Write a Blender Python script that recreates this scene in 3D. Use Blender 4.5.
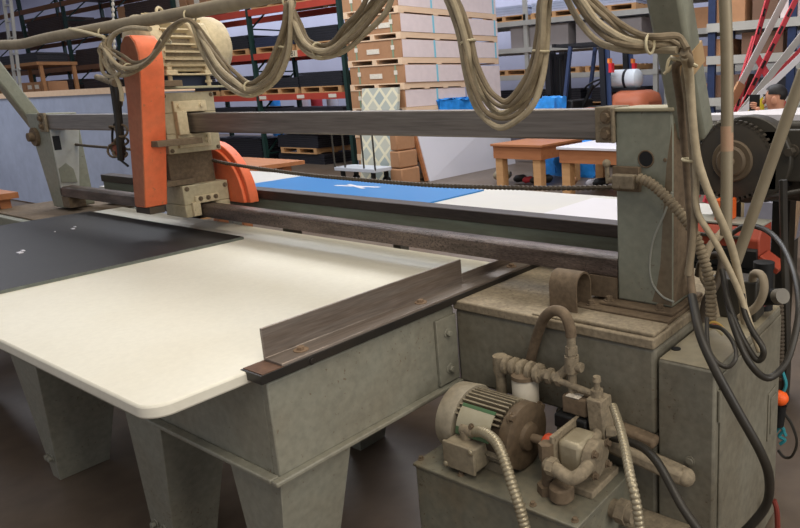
import bpy, bmesh, math, random
from mathutils import Vector, Matrix
random.seed(7)
S = bpy.context.scene
for o in list(bpy.data.objects):
    bpy.data.objects.remove(o, do_unlink=True)

# ------------------------------------------------------------------ camera
F_PX, PITCH, YAW, ROLL, CX, CY = 676.745539, 0.222494834, -0.604324560, -0.0380527943, 551.778117, 234.587512
EYE = Vector((0, 0, 1.55))
cp, sp, cy_, sy_, cr, sr = math.cos(PITCH), math.sin(PITCH), math.cos(YAW), math.sin(YAW), math.cos(ROLL), math.sin(ROLL)
Rz = Matrix(((cy_, -sy_, 0), (sy_, cy_, 0), (0, 0, 1)))
Bm = Matrix(((1, 0, 0), (0, 0, -1), (0, 1, 0)))
Rx = Matrix(((1, 0, 0), (0, cp, -sp), (0, sp, cp)))
Rr = Matrix(((cr, -sr, 0), (sr, cr, 0), (0, 0, 1)))
RW = Rr @ Rx @ Bm @ Rz                      # world -> camera (x right, y down, z forward)
cam_data = bpy.data.cameras.new('camera')
cam = bpy.data.objects.new('camera', cam_data)
S.collection.objects.link(cam)
m3 = Matrix((RW[0], -RW[1], -RW[2])).transposed()
cam.matrix_world = Matrix.Translation(EYE) @ m3.to_4x4()
cam_data.sensor_width = 36.0
cam_data.lens = F_PX * 36.0 / 800.0
cam_data.shift_x = -(CX - 400) / 800.0
cam_data.shift_y = (CY - 264) / 800.0
cam_data.clip_start, cam_data.clip_end = 0.05, 120
S.camera = cam

# ------------------------------------------------------------------ world, lamps, exposure
S.view_settings.view_transform = 'Standard'
S.view_settings.look = 'None'
S.view_settings.gamma = 1
S.view_settings.use_curve_mapping = False
S.view_settings.exposure = 0.0
W = bpy.data.worlds.new('world'); S.world = W; W.use_nodes = True
bg = W.node_tree.nodes['Background']
bg.inputs[0].default_value = (0.86, 0.88, 0.96, 1)
bg.inputs[1].default_value = 0.47
def area(name, loc, rot, sx, sy, power, col):
    l = bpy.data.lights.new(name, 'AREA'); l.shape = 'RECTANGLE'; l.size = sx; l.size_y = sy
    l.energy = power; l.color = col
    o = bpy.data.objects.new(name, l); S.collection.objects.link(o)
    o.location = loc; o.rotation_euler = rot
    return o
area('overhead_light', (-1.6, 2.2, 5.6), (0, 0, 0), 4.0, 2.0, 150, (1.0, 0.93, 0.80))
area('overhead_light', (1.8, -0.6, 5.2), (math.radians(-12), math.radians(28), 0), 2.6, 2.6, 165, (1.0, 0.91, 0.78))
area('side_fill_light', (6.5, 1.6, 3.4), (0, math.radians(68), 0), 3.0, 4.0, 250, (1.0, 0.96, 0.90))  # fill lamp added for the faces turned towards +x, no real door
area('overhead_light', (-8.5, 6.0, 6.2), (0, 0, 0), 8.0, 2.0, 420, (0.92, 0.95, 1.0))
area('overhead_light', (-18.0, 12.6, 6.0), (math.radians(25), 0, 0), 26.0, 1.2, 1000, (0.84, 0.87, 1.0))  # lamp added to brighten the back wall, not a real skylight
area('overhead_light', (-3.5, 7.0, 5.8), (0, 0, 0), 4.0, 2.6, 260, (0.95, 0.96, 1.0))
area('overhead_light', (-13, 2.0, 5.8), (0, 0, 0), 7.0, 2.0, 330, (0.85, 0.90, 1.0))

# ------------------------------------------------------------------ where a sight line meets a plane
def ray(u, v):
    return RW.transposed() @ Vector(((u - CX) / F_PX, (v - CY) / F_PX, 1.0))
def at_x(u, v, x):
    d = ray(u, v); return EYE + d * ((x - EYE.x) / d.x)
def at_y(u, v, y):
    d = ray(u, v); return EYE + d * ((y - EYE.y) / d.y)
def at_z(u, v, z):
    d = ray(u, v); return EYE + d * ((z - EYE.z) / d.z)

# ------------------------------------------------------------------ materials
def lin(c):
    return tuple(((x / 255) / 12.92 if x / 255 <= 0.04045 else ((x / 255 + 0.055) / 1.055) ** 2.4) for x in c)
_m = {}
def mat(name, rgb, rough=0.6, metal=0.0, dirt=None, amount=0.5, scale=4.0, fine=None, fine_amt=0.25, bump=0.0, stretch=(1, 1, 1), spec=0.4, alpha=None, spots=None, spot_scale=85.0, spot_cut=0.62):
    if name in _m: return _m[name]
    M = bpy.data.materials.new(name); M.use_nodes = True
    n, L = M.node_tree.nodes, M.node_tree.links
    b = n['Principled BSDF']
    b.inputs['Roughness'].default_value = rough; b.inputs['Metallic'].default_value = metal
    b.inputs['Specular IOR Level'].default_value = spec
    col = lin(rgb) + (1,)
    b.inputs['Base Color'].default_value = col
    if alpha is not None: b.inputs['Alpha'].default_value = alpha
    tc = n.new('ShaderNodeTexCoord'); mp = n.new('ShaderNodeMapping'); mp.inputs['Scale'].default_value = stretch
    L.new(tc.outputs['Object'], mp.inputs['Vector'])
    src = None
    if dirt is not None:
        nz = n.new('ShaderNodeTexNoise'); nz.inputs['Scale'].default_value = scale; nz.inputs['Detail'].default_value = 7; nz.inputs['Roughness'].default_value = 0.65
        L.new(mp.outputs['Vector'], nz.inputs['Vector'])
        rp = n.new('ShaderNodeValToRGB'); rp.color_ramp.elements[0].position = 0.5 - 0.22; rp.color_ramp.elements[1].position = 0.5 + 0.22
        rp.color_ramp.elements[0].color = (0, 0, 0, 1); rp.color_ramp.elements[1].color = (amount, amount, amount, 1)
        L.new(nz.outputs['Fac'], rp.inputs['Fac'])
        mx = n.new('ShaderNodeMix'); mx.data_type = 'RGBA'
        mx.inputs[6].default_value = col; mx.inputs[7].default_value = lin(dirt) + (1,)
        L.new(rp.outputs['Color'], mx.inputs[0]); src = mx.outputs[2]
        L.new(src, b.inputs['Base Color'])
    if spots is not None:
        ns = n.new('ShaderNodeTexNoise'); ns.inputs['Scale'].default_value = spot_scale; ns.inputs['Detail'].default_value = 3
        nb = n.new('ShaderNodeTexNoise'); nb.inputs['Scale'].default_value = 3.3; nb.inputs['Detail'].default_value = 2
        L.new(tc.outputs['Object'], ns.inputs['Vector']); L.new(tc.outputs['Object'], nb.inputs['Vector'])
        ad = n.new('ShaderNodeMath'); ad.operation = 'MULTIPLY_ADD'; ad.inputs[1].default_value = 0.35
        L.new(nb.outputs['Fac'], ad.inputs[0]); L.new(ns.outputs['Fac'], ad.inputs[2])
        r2 = n.new('ShaderNodeMapRange'); r2.inputs['From Min'].default_value = spot_cut + 0.175; r2.inputs['From Max'].default_value = spot_cut + 0.245; r2.inputs['To Max'].default_value = 0.7
        L.new(ad.outputs[0], r2.inputs['Value'])
        m2 = n.new('ShaderNodeMix'); m2.data_type = 'RGBA'; m2.inputs[6].default_value = col; m2.inputs[7].default_value = lin(spots) + (1,)
        if src is not None: L.new(src, m2.inputs[6])
        L.new(r2.outputs['Result'], m2.inputs[0]); src = m2.outputs[2]; L.new(src, b.inputs['Base Color'])
    if fine is not None:
        nz2 = n.new('ShaderNodeTexNoise'); nz2.inputs['Scale'].default_value = fine; nz2.inputs['Detail'].default_value = 5
        L.new(mp.outputs['Vector'], nz2.inputs['Vector'])
        mr = n.new('ShaderNodeMapRange'); mr.inputs['From Min'].default_value = 0.3; mr.inputs['From Max'].default_value = 0.7
        mr.inputs['To Min'].default_value = 1 - fine_amt; mr.inputs['To Max'].default_value = 1 + fine_amt
        L.new(nz2.outputs['Fac'], mr.inputs['Value'])
        vm = n.new('ShaderNodeVectorMath'); vm.operation = 'SCALE'
        if src is not None: L.new(src, vm.inputs[0])
        else: vm.inputs[0].default_value = col[:3]
        L.new(mr.outputs['Result'], vm.inputs['Scale']); L.new(vm.outputs[0], b.inputs['Base Color'])
        if bump:
            bp = n.new('ShaderNodeBump'); bp.inputs['Strength'].default_value = bump; bp.inputs['Distance'].default_value = 0.01
            L.new(nz2.outputs['Fac'], bp.inputs['Height']); L.new(bp.outputs['Normal'], b.inputs['Normal'])
    _m[name] = M
    return M
CREAM = mat('table_cream', (217, 213, 198), 0.5, dirt=(203, 196, 176), amount=0.55, scale=2.2, fine=60, fine_amt=0.03)
BOARD = mat('black_board', (30, 27, 26), 0.5, dirt=(54, 50, 47), amount=0.5, scale=1.6, fine=50, fine_amt=0.1, spec=0.3)
BOARDEDGE = mat('board_edge', (96, 100, 92), 0.6, fine=30, fine_amt=0.2)
GREEN = mat('green_grey_paint', (135, 135, 122), 0.5, dirt=(120, 110, 92), amount=0.6, scale=3.0, fine=45, fine_amt=0.12, bump=0.05, spots=(98, 78, 56), spot_cut=0.68)
GREENL = mat('pillar_paint', (134, 138, 123), 0.5, dirt=(122, 112, 92), amount=0.5, scale=2.6, fine=40, fine_amt=0.10, bump=0.05, spots=(98, 80, 60), spot_cut=0.69)
CAB = mat('cabinet_paint', (124, 121, 107), 0.55, dirt=(100, 91, 74), amount=0.8, scale=3.4, fine=40, fine_amt=0.16, bump=0.06, spots=(86, 68, 50), spot_cut=0.67)
DUST = mat('dusty_steel', (150, 137, 114), 0.85, dirt=(108, 96, 78), amount=0.85, scale=7, fine=70, fine_amt=0.22, bump=0.15, spots=(90, 76, 58), spot_cut=0.66)
RUSTS = mat('rust_soft', (122, 112, 92), 0.75, dirt=(104, 84, 62), amount=0.7, scale=6, fine=50, fine_amt=0.15)
RUST = mat('dusty_rust', (116, 100, 80), 0.85, dirt=(84, 68, 50), amount=0.7, scale=7, fine=60, fine_amt=0.2, bump=0.1)
STEEL = mat('worn_steel', (132, 125, 118), 0.42, 0.5, dirt=(80, 70, 62), amount=0.7, scale=3, fine=26, fine_amt=0.2, stretch=(0.25, 6, 6))
RAILT = mat('lower_rail_steel', (124, 108, 98), 0.4, 0.5, dirt=(52, 44, 37), amount=0.95, scale=9, fine=120, fine_amt=0.4, bump=0.25, stretch=(0.5, 3, 3), spots=(52, 44, 38), spot_scale=110, spot_cut=0.58)
ANGLE = mat('angle_iron', (138, 130, 122), 0.42, 0.55, dirt=(104, 82, 64), amount=0.7, scale=4, fine=30, fine_amt=0.2, stretch=(6, 0.4, 6))
BLACKP = mat('black_paint', (30, 29, 28), 0.4, dirt=(70, 58, 44), amount=0.35, scale=6)
ORANGE = mat('orange_paint', (234, 108, 64), 0.5, dirt=(216, 124, 84), amount=0.7, scale=4, fine=30, fine_amt=0.08, spots=(176, 110, 76), spot_scale=40, spot_cut=0.66)
ORANGE_SHADE = mat('orange_shaded', (164, 92, 62), 0.7, dirt=(160, 112, 84), amount=0.6, scale=4, fine=40, fine_amt=0.1)
MOTORC = mat('cream_dusty_paint', (206, 192, 158), 0.65, dirt=(174, 154, 118), amount=0.6, scale=5, fine=50, fine_amt=0.12, spots=(140, 120, 90), spot_cut=0.67)
BLOCKC = mat('block_paint', (186, 176, 146), 0.6, dirt=(154, 138, 106), amount=0.6, scale=5, fine=50, fine_amt=0.1)
CABLE = mat('tan_cable', (178, 164, 136), 0.7, dirt=(132, 116, 88), amount=0.6, scale=9, fine=60, fine_amt=0.12)
CABLE2 = mat('dusty_cable', (142, 128, 104), 0.75, dirt=(108, 94, 72), amount=0.6, scale=9, fine=60, fine_amt=0.12)
CABLE3 = mat('shaded_cable', (136, 121, 96), 0.75, dirt=(92, 78, 58), amount=0.6, scale=9, fine=60, fine_amt=0.12)  # darker strand colour stands in for shadows between the bundled cables
TIE = mat('cable_tie', (196, 184, 150), 0.6)
HOSE = mat('black_hose', (28, 27, 25), 0.45, dirt=(78, 70, 56), amount=0.45, scale=6)
POLE = mat('dusty_pole', (156, 144, 120), 0.8, dirt=(126, 112, 90), amount=0.6, scale=5, fine=30, fine_amt=0.1)
GALV = mat('galvanised_pipe', (150, 140, 118), 0.55, 0.3, dirt=(120, 106, 82), amount=0.6, scale=7)
TANK = mat('tank_paint', (118, 119, 106), 0.5, dirt=(104, 88, 64), amount=0.75, scale=5, fine=40, fine_amt=0.18, spots=(80, 62, 44), spot_cut=0.64)
PMOT = mat('pump_motor_paint', (148, 138, 116), 0.65, dirt=(100, 86, 66), amount=0.7, scale=8, fine=60, fine_amt=0.15)
DARKM = mat('grime_and_shade', (62, 54, 44), 0.7, dirt=(90, 76, 58), amount=0.6, scale=8)
DARK = mat('near_black', (18, 18, 18), 0.6)
PLATE = mat('nameplate', (176, 170, 148), 0.5, 0.1, dirt=(140, 128, 98), amount=0.5, scale=12)
PLATEG = mat('nameplate_green', (62, 100, 66), 0.5, dirt=(96, 100, 76), amount=0.5, scale=20)
WHITEF = mat('filter_white', (206, 198, 180), 0.5, dirt=(150, 136, 110), amount=0.5, scale=10)
REDC = mat('coupling_red', (206, 74, 40), 0.5, dirt=(150, 70, 40), amount=0.4, scale=20)
SILVER = mat('conduit_silver', (164, 154, 130), 0.4, 0.5, dirt=(130, 116, 90), amount=0.5, scale=14)
CONCRETE = mat('concrete_floor', (108, 96, 84), 0.45, dirt=(84, 66, 48), amount=0.75, scale=1.1, fine=9, fine_amt=0.14, bump=0.03)
WALL = mat('wall_paint', (178, 180, 196), 0.9, dirt=(150, 150, 164), amount=0.5, scale=0.5)
RACKG = mat('rack_green', (26, 52, 46), 0.5, fine=12, fine_amt=0.15)
RACKR = mat('rack_red', (184, 66, 48), 0.5, dirt=(140, 60, 46), amount=0.5, scale=3)
RACKO = mat('rack_brown', (132, 88, 58), 0.6, dirt=(98, 68, 48), amount=0.6, scale=3)
RACKY = mat('rack_grey', (172, 170, 162), 0.5, dirt=(140, 136, 128), amount=0.5, scale=3)
RACKB = mat('rack_blue', (32, 46, 78), 0.5, fine=12, fine_amt=0.15)
WOOD = mat('pallet_wood', (196, 152, 104), 0.8, dirt=(160, 116, 74), amount=0.6, scale=3, stretch=(0.6, 5, 5))
WOODL = mat('pale_wood', (226, 196, 164), 0.8, dirt=(206, 170, 134), amount=0.6, scale=3, stretch=(5, 0.6, 5))
WOODT = mat('table_wood', (176, 116, 74), 0.6, dirt=(138, 84, 50), amount=0.7, scale=3, stretch=(0.6, 5, 5))
SLAB = mat('dark_slab', (26, 26, 31), 0.5, dirt=(44, 43, 49), amount=0.5, scale=3)
CARD = mat('cardboard', (172, 128, 92), 0.85, dirt=(150, 108, 76), amount=0.5, scale=2, fine=14, fine_amt=0.05)
CARDP = mat('pinkish_wrap', (224, 208, 204), 0.7, dirt=(206, 188, 184), amount=0.5, scale=1.5, fine=10, fine_amt=0.04)
LABEL = mat('paper_label', (216, 206, 188), 0.8, fine=120, fine_amt=0.2)
STRAPG = mat('strap_green', (128, 146, 116), 0.6)
STRAPB = mat('strap_blue', (126, 190, 206), 0.6)
WHITE = mat('white_sheet', (206, 203, 206), 0.5, dirt=(218, 214, 220), amount=0.4, scale=2)
WHITET = mat('white_table', (192, 190, 186), 0.5, dirt=(212, 206, 190), amount=0.4, scale=2)
BLUE = mat('blue_film', (40, 128, 194), 0.35, dirt=(32, 112, 178), amount=0.5, scale=2)
BLUEW = mat('blue_wrap', (56, 152, 232), 0.4, dirt=(28, 116, 200), amount=0.7, scale=5, fine=9, fine_amt=0.2, bump=0.6)
PANEL = mat('grey_blue_sheet', (170, 178, 196), 0.5, dirt=(140, 146, 166), amount=0.6, scale=1.4, fine=9, fine_amt=0.06)
FORK = mat('forklift_black', (24, 25, 30), 0.45)
FORKB = mat('forklift_frame_blue', (52, 66, 98), 0.4)
FORKO = mat('forklift_orange', (188, 104, 70), 0.5, dirt=(164, 96, 68), amount=0.5, scale=6)
TANKW = mat('gas_bottle_white', (216, 222, 226), 0.4, dirt=(190, 196, 204), amount=0.4, scale=8)
REDL = mat('red_light', (220, 40, 50), 0.4)
AMBER = mat('amber_light', (240, 140, 60), 0.4)
REDP = mat('ladder_red', (186, 56, 64), 0.6)
LADDERG = mat('ladder_grey', (170, 165, 160), 0.5, dirt=(170, 162, 154), amount=0.4, scale=6)
YEL = mat('yellow_plastic', (226, 200, 40), 0.5)
SKIN = mat('skin', (196, 140, 112), 0.55)
HAIR = mat('hair', (28, 24, 24), 0.6)
SHIRT = mat('grey_shirt', (146, 150, 158), 0.9)
JEANS = mat('jeans', (50, 60, 84), 0.9)
TOOLR = mat('toolbox_red', (150, 62, 44), 0.55, dirt=(160, 70, 46), amount=0.5, scale=6)
TEAL = mat('teal_cord', (50, 140, 150), 0.6)
MACH = mat('machine_dark', (44, 43, 39), 0.5, dirt=(72, 64, 50), amount=0.5, scale=5)
GEAR = mat('gear_dark', (44, 41, 37), 0.6, dirt=(78, 68, 52), amount=0.5, scale=9)
HUB = mat('gear_hub', (92, 78, 60), 0.7, dirt=(70, 60, 46), amount=0.6, scale=9)
def diamond_mat():
    M = bpy.data.materials.new('diamond_foam'); M.use_nodes = True
    n, L = M.node_tree.nodes, M.node_tree.links; b = n['Principled BSDF']; b.inputs['Roughness'].default_value = 0.8
    tc = n.new('ShaderNodeTexCoord'); mp = n.new('ShaderNodeMapping')
    mp.inputs['Rotation'].default_value = (0, math.radians(45), 0); mp.inputs['Scale'].default_value = (1, 0, 1)
    L.new(tc.outputs['Object'], mp.inputs['Vector'])
    ck = n.new('ShaderNodeTexBrick'); ck.offset = 0
    mp2 = n.new('ShaderNodeMapping'); mp2.inputs['Rotation'].default_value = (math.radians(90), 0, 0); L.new(mp.outputs['Vector'], mp2.inputs['Vector'])
    L.new(mp2.outputs['Vector'], ck.inputs['Vector'])
    ck.inputs['Scale'].default_value = 2.3; ck.inputs['Brick Width'].default_value = 0.5; ck.inputs['Row Height'].default_value = 0.5
    ck.inputs['Mortar Size'].default_value = 0.06
    ck.inputs['Color1'].default_value = lin((150, 160, 156)) + (1,); ck.inputs['Color2'].default_value = lin((186, 184, 166)) + (1,)
    ck.inputs['Mortar'].default_value = lin((216, 208, 178)) + (1,)
    L.new(ck.outputs['Color'], b.inputs['Base Color'])
    return M
DIAMOND = diamond_mat()

# ------------------------------------------------------------------ mesh builder
class MB:
    def __init__(self): self.bm = bmesh.new()
    def _v(self, c): return self.bm.verts.new(c)
    def box(self, x0, x1, y0, y1, z0, z1):
        c = [(x, y, z) for x in (x0, x1) for y in (y0, y1) for z in (z0, z1)]
        return self.hexa(c)
    def hexa(self, c):      # order: x-major, y, z
        v = [self._v(p) for p in c]
        for f in ((0, 1, 3, 2), (4, 6, 7, 5), (0, 4, 5, 1), (2, 3, 7, 6), (0, 2, 6, 4), (1, 5, 7, 3)):
            self.bm.faces.new([v[i] for i in f])
        return self
    def bar(self, p0, p1, w, h, up=(0, 0, 1)):   # beam from p0 to p1
        p0, p1 = Vector(p0), Vector(p1); d = (p1 - p0).normalized(); u = Vector(up)
        s = d.cross(u)
        if s.length < 1e-4: s = d.cross(Vector((0, 1, 0)))
        s.normalize(); u = s.cross(d).normalized()
        c = []
        for p in (p0, p1):
            for a in (-1, 1):
                for b in (-1, 1):
                    c.append(p + s * (a * w / 2) + u * (b * h / 2))
        return self.hexa(c)
    def prism(self, poly, a):   # poly: list of 3D points (planar), extruded by vector a
        a = Vector(a); n = len(poly)
        v0 = [self._v(Vector(p)) for p in poly]; v1 = [self._v(Vector(p) + a) for p in poly]
        self.bm.faces.new(v0[::-1]); self.bm.faces.new(v1)
        for i in range(n):
            self.bm.faces.new((v0[i], v0[(i + 1) % n], v1[(i + 1) % n], v1[i]))
        return self
    def rings(self, cs, d_list, rs, seg, caps=True):   # centres, frames, radii
        prev = None; first = None
        for c, (a, b), r in zip(cs, d_list, rs):
            ring = [self._v(c + (a * math.cos(2 * math.pi * i / seg) + b * math.sin(2 * math.pi * i / seg)) * r) for i in range(seg)]
            if prev:
                for i in range(seg):
                    self.bm.faces.new((prev[i], prev[(i + 1) % seg], ring[(i + 1) % seg], ring[i]))
            else: first = ring
            prev = ring
        if caps:
            self.bm.faces.new(first[::-1]); self.bm.faces.new(prev)
        return self
    def frame(self, d):
        d = Vector(d).normalized(); a = d.cross(Vector((0, 0, 1)))
        if a.length < 1e-3: a = d.cross(Vector((1, 0, 0)))
        a.normalize(); return a, d.cross(a).normalized()
    def lathe(self, p0, d, prof, seg=24, caps=True):   # prof: (distance along d, radius)
        p0 = Vector(p0); d = Vector(d).normalized(); fr = self.frame(d)
        return self.rings([p0 + d * t for t, r in prof], [fr] * len(prof), [max(r, 1e-4) for t, r in prof], seg, caps)
    def cyl(self, p0, p1, r, r1=None, seg=16):
        p0, p1 = Vector(p0), Vector(p1)
        return self.lathe(p0, p1 - p0, [(0, r), ((p1 - p0).length, r if r1 is None else r1)], seg)
    def tube(self, pts, r, seg=8, sub=6, raw=False):
        pts = pts if raw else smooth(pts, sub)
        fr = self.frame(pts[1] - pts[0]); out = []
        a = fr[0]
        for i, p in enumerate(pts):
            d = (pts[min(i + 1, len(pts) - 1)] - pts[max(i - 1, 0)]).normalized()
            a = (a - d * a.dot(d)).normalized(); out.append((a, d.cross(a)))
        rs = r if isinstance(r, list) else [r] * len(pts)
        return self.rings(pts, out, rs, seg)
    def ribbed(self, pts, r, pitch=0.012, seg=10, depth=0.18):
        ps = resample(smooth(pts, 10), pitch / 3); rs = [r * (1 - depth * (1 if i % 3 == 0 else 0)) for i in range(len(ps))]
        return self.tube(ps, rs, seg, raw=True)
    def torus(self, c, d, R, r, seg=24, s2=8):
        c = Vector(c); a, b = self.frame(d); n = Vector(d).normalized(); g = []
        for i in range(seg):
            t = 2 * math.pi * i / seg; o = a * math.cos(t) + b * math.sin(t)
            g.append([self._v(c + o * (R + r * math.cos(2 * math.pi * j / s2)) + n * (r * math.sin(2 * math.pi * j / s2))) for j in range(s2)])
        for i in range(seg):
            for j in range(s2):
                self.bm.faces.new((g[i][j], g[(i + 1) % seg][j], g[(i + 1) % seg][(j + 1) % s2], g[i][(j + 1) % s2]))
        return self
    def sphere(self, c, r, sc=(1, 1, 1), seg=20):
        m = Matrix.Translation(Vector(c)) @ Matrix.Diagonal((r * sc[0], r * sc[1], r * sc[2], 1))
        bmesh.ops.create_uvsphere(self.bm, u_segments=seg, v_segments=seg // 2, radius=1, matrix=m); return self
    def bolt(self, p, d, r=0.012, h=0.01):
        p, d = Vector(p), Vector(d).normalized()
        self.lathe(p, d, [(0, r * 1.5), (h * 0.3, r * 1.5)], 14); self.lathe(p + d * h * 0.3, d, [(0, r), (h, r), ], 6); return self
def smooth(pts, sub):
    pts = [Vector(p) for p in pts]
    if len(pts) < 3: return [pts[0].lerp(pts[-1], i / sub) for i in range(sub + 1)]
    P = [pts[0] * 2 - pts[1]] + pts + [pts[-1] * 2 - pts[-2]]; out = []
    for i in range(1, len(P) - 2):
        a, b, c, d = P[i - 1:i + 3]
        for k in range(sub):
            t = k / sub
            out.append(0.5 * ((2 * b) + (c - a) * t + (2 * a - 5 * b + 4 * c - d) * t * t + (3 * b - a - 3 * c + d) * t ** 3))
    out.append(pts[-1]); return out
def resample(ps, step):
    out = [ps[0]]; acc = 0
    for a, b in zip(ps, ps[1:]):
        L = (b - a).length
        if L < 1e-9: continue
        t = step - acc
        while t <= L:
            out.append(a.lerp(b, t / L)); t += step
        acc = (acc + L) % step
    return out
BASE = {}
def tag(o, label=None, cat=None, group=None, kind=None):
    if label: o['label'] = label
    if cat: o['category'] = cat
    if group: o['group'] = group
    if kind: o['kind'] = kind
    return o
def thing(name, label, cat, loc, group=None):
    o = bpy.data.objects.new(name, None); S.collection.objects.link(o)
    o.empty_display_size = 0.1
    o.location = loc; BASE[o.name] = Vector(loc)
    return tag(o, label, cat, group)
def build(mb, name, material, parent=None, label=None, bevel=0.0, angle=38, cat=None, group=None, kind=None):
    bm = mb.bm
    bmesh.ops.recalc_face_normals(bm, faces=bm.faces[:])
    if parent is not None: base = BASE[parent.name]
    else:
        xs = [v.co for v in bm.verts]
        base = Vector(((min(v.x for v in xs) + max(v.x for v in xs)) / 2, (min(v.y for v in xs) + max(v.y for v in xs)) / 2, min(v.z for v in xs)))
    bmesh.ops.translate(bm, verts=bm.verts[:], vec=-base)
    me = bpy.data.meshes.new(name); bm.to_mesh(me); bm.free()
    for p in me.polygons: p.use_smooth = True
    me.set_sharp_from_angle(angle=math.radians(angle))
    me.materials.append(material)
    o = bpy.data.objects.new(name, me); S.collection.objects.link(o)
    BASE[o.name] = base
    if parent is not None: o.parent = parent
    else: o.location = base
    if bevel:
        bv = o.modifiers.new('bevel', 'BEVEL'); bv.width = bevel; bv.segments = 2; bv.limit_method = 'ANGLE'; bv.angle_limit = math.radians(40)
    return tag(o, label, cat, group, kind)
def copy_tree(o, parent=None, off=(0, 0, 0)):
    c = o.copy(); S.collection.objects.link(c)
    if parent is not None: c.parent = parent
    else: c.location = o.location + Vector(off)
    for ch in [k for k in S.collection.objects if k.parent == o]: copy_tree(ch, c)
    return c
def px(y, *pts): return [at_y(u, v, y) for u, v in pts]

# ================================================================== the setting
build(MB().box(-34, 9, -4, 15, -0.12, 0), 'floor', CONCRETE, kind='structure')
build(MB().box(-34, 9, 15, 15.2, 0, 6.5), 'wall_back', WALL, kind='structure')
build(MB().box(-34.2, -34, -4, 15.2, 0, 6.5), 'wall_left', WALL, kind='structure')

build(MB().box(-34, 9, -4, 15.2, 6.5, 6.6), 'ceiling', WALL, kind='structure')

# ================================================================== work table
wt = thing('work_table', 'large cream topped cutting table with rounded corner on green-grey steel legs', 'table', (-2.6, 1.2, 0))
XR, YF, ZT = -1.56, 0.632, 0.86
def rounded(x0, x1, y0, y1, r, z):
    p = [(x0, y1, z), (x0, y0, z)]
    for i in range(9):
        t = math.radians(-90 + i * 11.25); p.append((x1 - r + r * math.cos(t), y0 + r + r * math.sin(t), z))
    p.append((x1, y1, z)); return p
build(MB().prism(rounded(-4.75, XR, YF, 2.0, 0.06, ZT - 0.034), (0, 0, 0.034)), 'tabletop', CREAM, wt, bevel=0.006)
m = MB()
m.box(-4.7, -1.5455, 0.90, 0.925, 0.55, 0.825); m.box(-4.7, -1.522, 0.872, 0.8998, 0.55, 0.564)
build(m, 'front_apron', GREEN, wt, bevel=0.004)
m = MB()
m.box(-1.545, -1.52, 0.899, 1.598, 0.55, 0.825); m.box(-1.5198, -1.492, 0.872, 1.598, 0.55, 0.564)
build(m, 'side_apron', GREEN, wt, bevel=0.004)
m = MB().box(-1.52, -1.508, 1.50, 1.596, 0.57, 0.80)
for z in (0.62, 0.745): m.bolt((-1.508, 1.548, z), (1, 0, 0), 0.011, 0.014)
build(m, 'joint_plate', GREEN, wt, bevel=0.002)
def leg(x0, x1, y0, y1, tl=0.06, tr=0.09, t=0.07):
    c = []
    for x, s in ((x0, tl), (x1, -tr)):
        for y, q in ((y0, 1), (y1, -1)):
            c.append((x + s, y + (q * t if q < 0 else 0.02), 0.0)); c.append((x, y, 0.548))
    m = MB().hexa(c)
    for dx in (0.3, 0.7):
        m.bolt((x0 + tl + (x1 - x0 - tl - tr) * dx, y0 + 0.016, 0.10), (0, -1, 0), 0.013, 0.014)
    build(m, 'leg', GREEN, wt, bevel=0.004)
leg(-1.768, -1.522, 0.90, 1.135); leg(-2.395, -2.155, 0.90, 1.135, 0.0, 0.10); leg(-3.37, -3.10, 0.89, 1.20, .13, .07, .1); leg(-4.55, -4.3, 0.9, 1.135)
for x0 in (-2.40, -3.3, -4.5): leg(x0, x0 + 0.24, 1.7, 1.93)
# edge bar, steel angle used as a fence
m = MB().box(-1.585, -1.497, 0.872, 2.08, 0.838, 0.862)
m.bolt((-1.497, 1.02, 0.848), (1, 0, 0), 0.008, 0.004)
build(m, 'edge_bar', BLACKP, wt, bevel=0.003)
m = MB().box(-1.582, -1.499, 0.878, 0.94, 0.8615, 0.864)
build(m, 'bar_end', mat('bare_rust', (104, 76, 58), 0.8, dirt=(70, 50, 38), amount=0.7, scale=12, fine=50, fine_amt=0.2), wt)
m = MB().prism([(-1.580, 0.935, 0.862), (-1.580, 0.935, 0.953), (-1.573, 0.935, 0.953), (-1.572, 0.935, 0.871), (-1.501, 0.935, 0.870), (-1.499, 0.935, 0.862)], (0, 0.775, 0))
m.prism([(-1.580, 1.71, 0.862), (-1.580, 1.71, 0.90), (-1.573, 1.71, 0.90), (-1.572, 1.71, 0.871), (-1.501, 1.71, 0.870), (-1.499, 1.71, 0.862)], (0, 0.33, 0))
f = build(m, 'fence', ANGLE, wt, bevel=0.0015)
for y in (1.02, 1.47, 1.95):
    mm = MB().lathe((-1.538, y, 0.870), (0, 0, 1), [(0, 0.020), (0.003, 0.020)], 18).lathe((-1.538, y, 0.873), (0, 0, 1), [(0, 0.0105), (0.008, 0.0105)], 6)
    build(mm, 'bolt', mat('bolt_rust', (128, 106, 84), 0.7, 0.2), f)

# black sheet lying on the table
m = MB().prism([(-4.70, 0.70, ZT), (-3.05, 0.70, ZT), (-3.05, 1.79, ZT), (-4.70, 1.79, ZT)], (0, 0, 0.013))
bb = thing('board', 'black sheet lying on the cream table left of the fence', 'board', (-3.87, 1.25, ZT))
build(m, 'sheet', BOARD, bb, bevel=0.001)
build(MB().box(-3.0499, -3.047, 0.70, 1.79, ZT, ZT + 0.0125).box(-4.70, -3.05, 0.6975, 0.6999, ZT, ZT + 0.0125), 'edge_band', BOARDEDGE, bb, 'pale grey sawn edge')
m = MB()
for (u, v, s) in ((20, 253, .018), (23, 251, .012), (73, 229, .012), (75, 227, .008), (55, 232, .005)):
    p = at_z(u, v, ZT + 0.013); m.box(p.x - s, p.x + s, p.y - s * .5, p.y + s * .5, p.z, p.z + 0.004)
build(m, 'dust_fleck', WHITE, bb, 'white chips of dust', kind='stuff')

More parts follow.
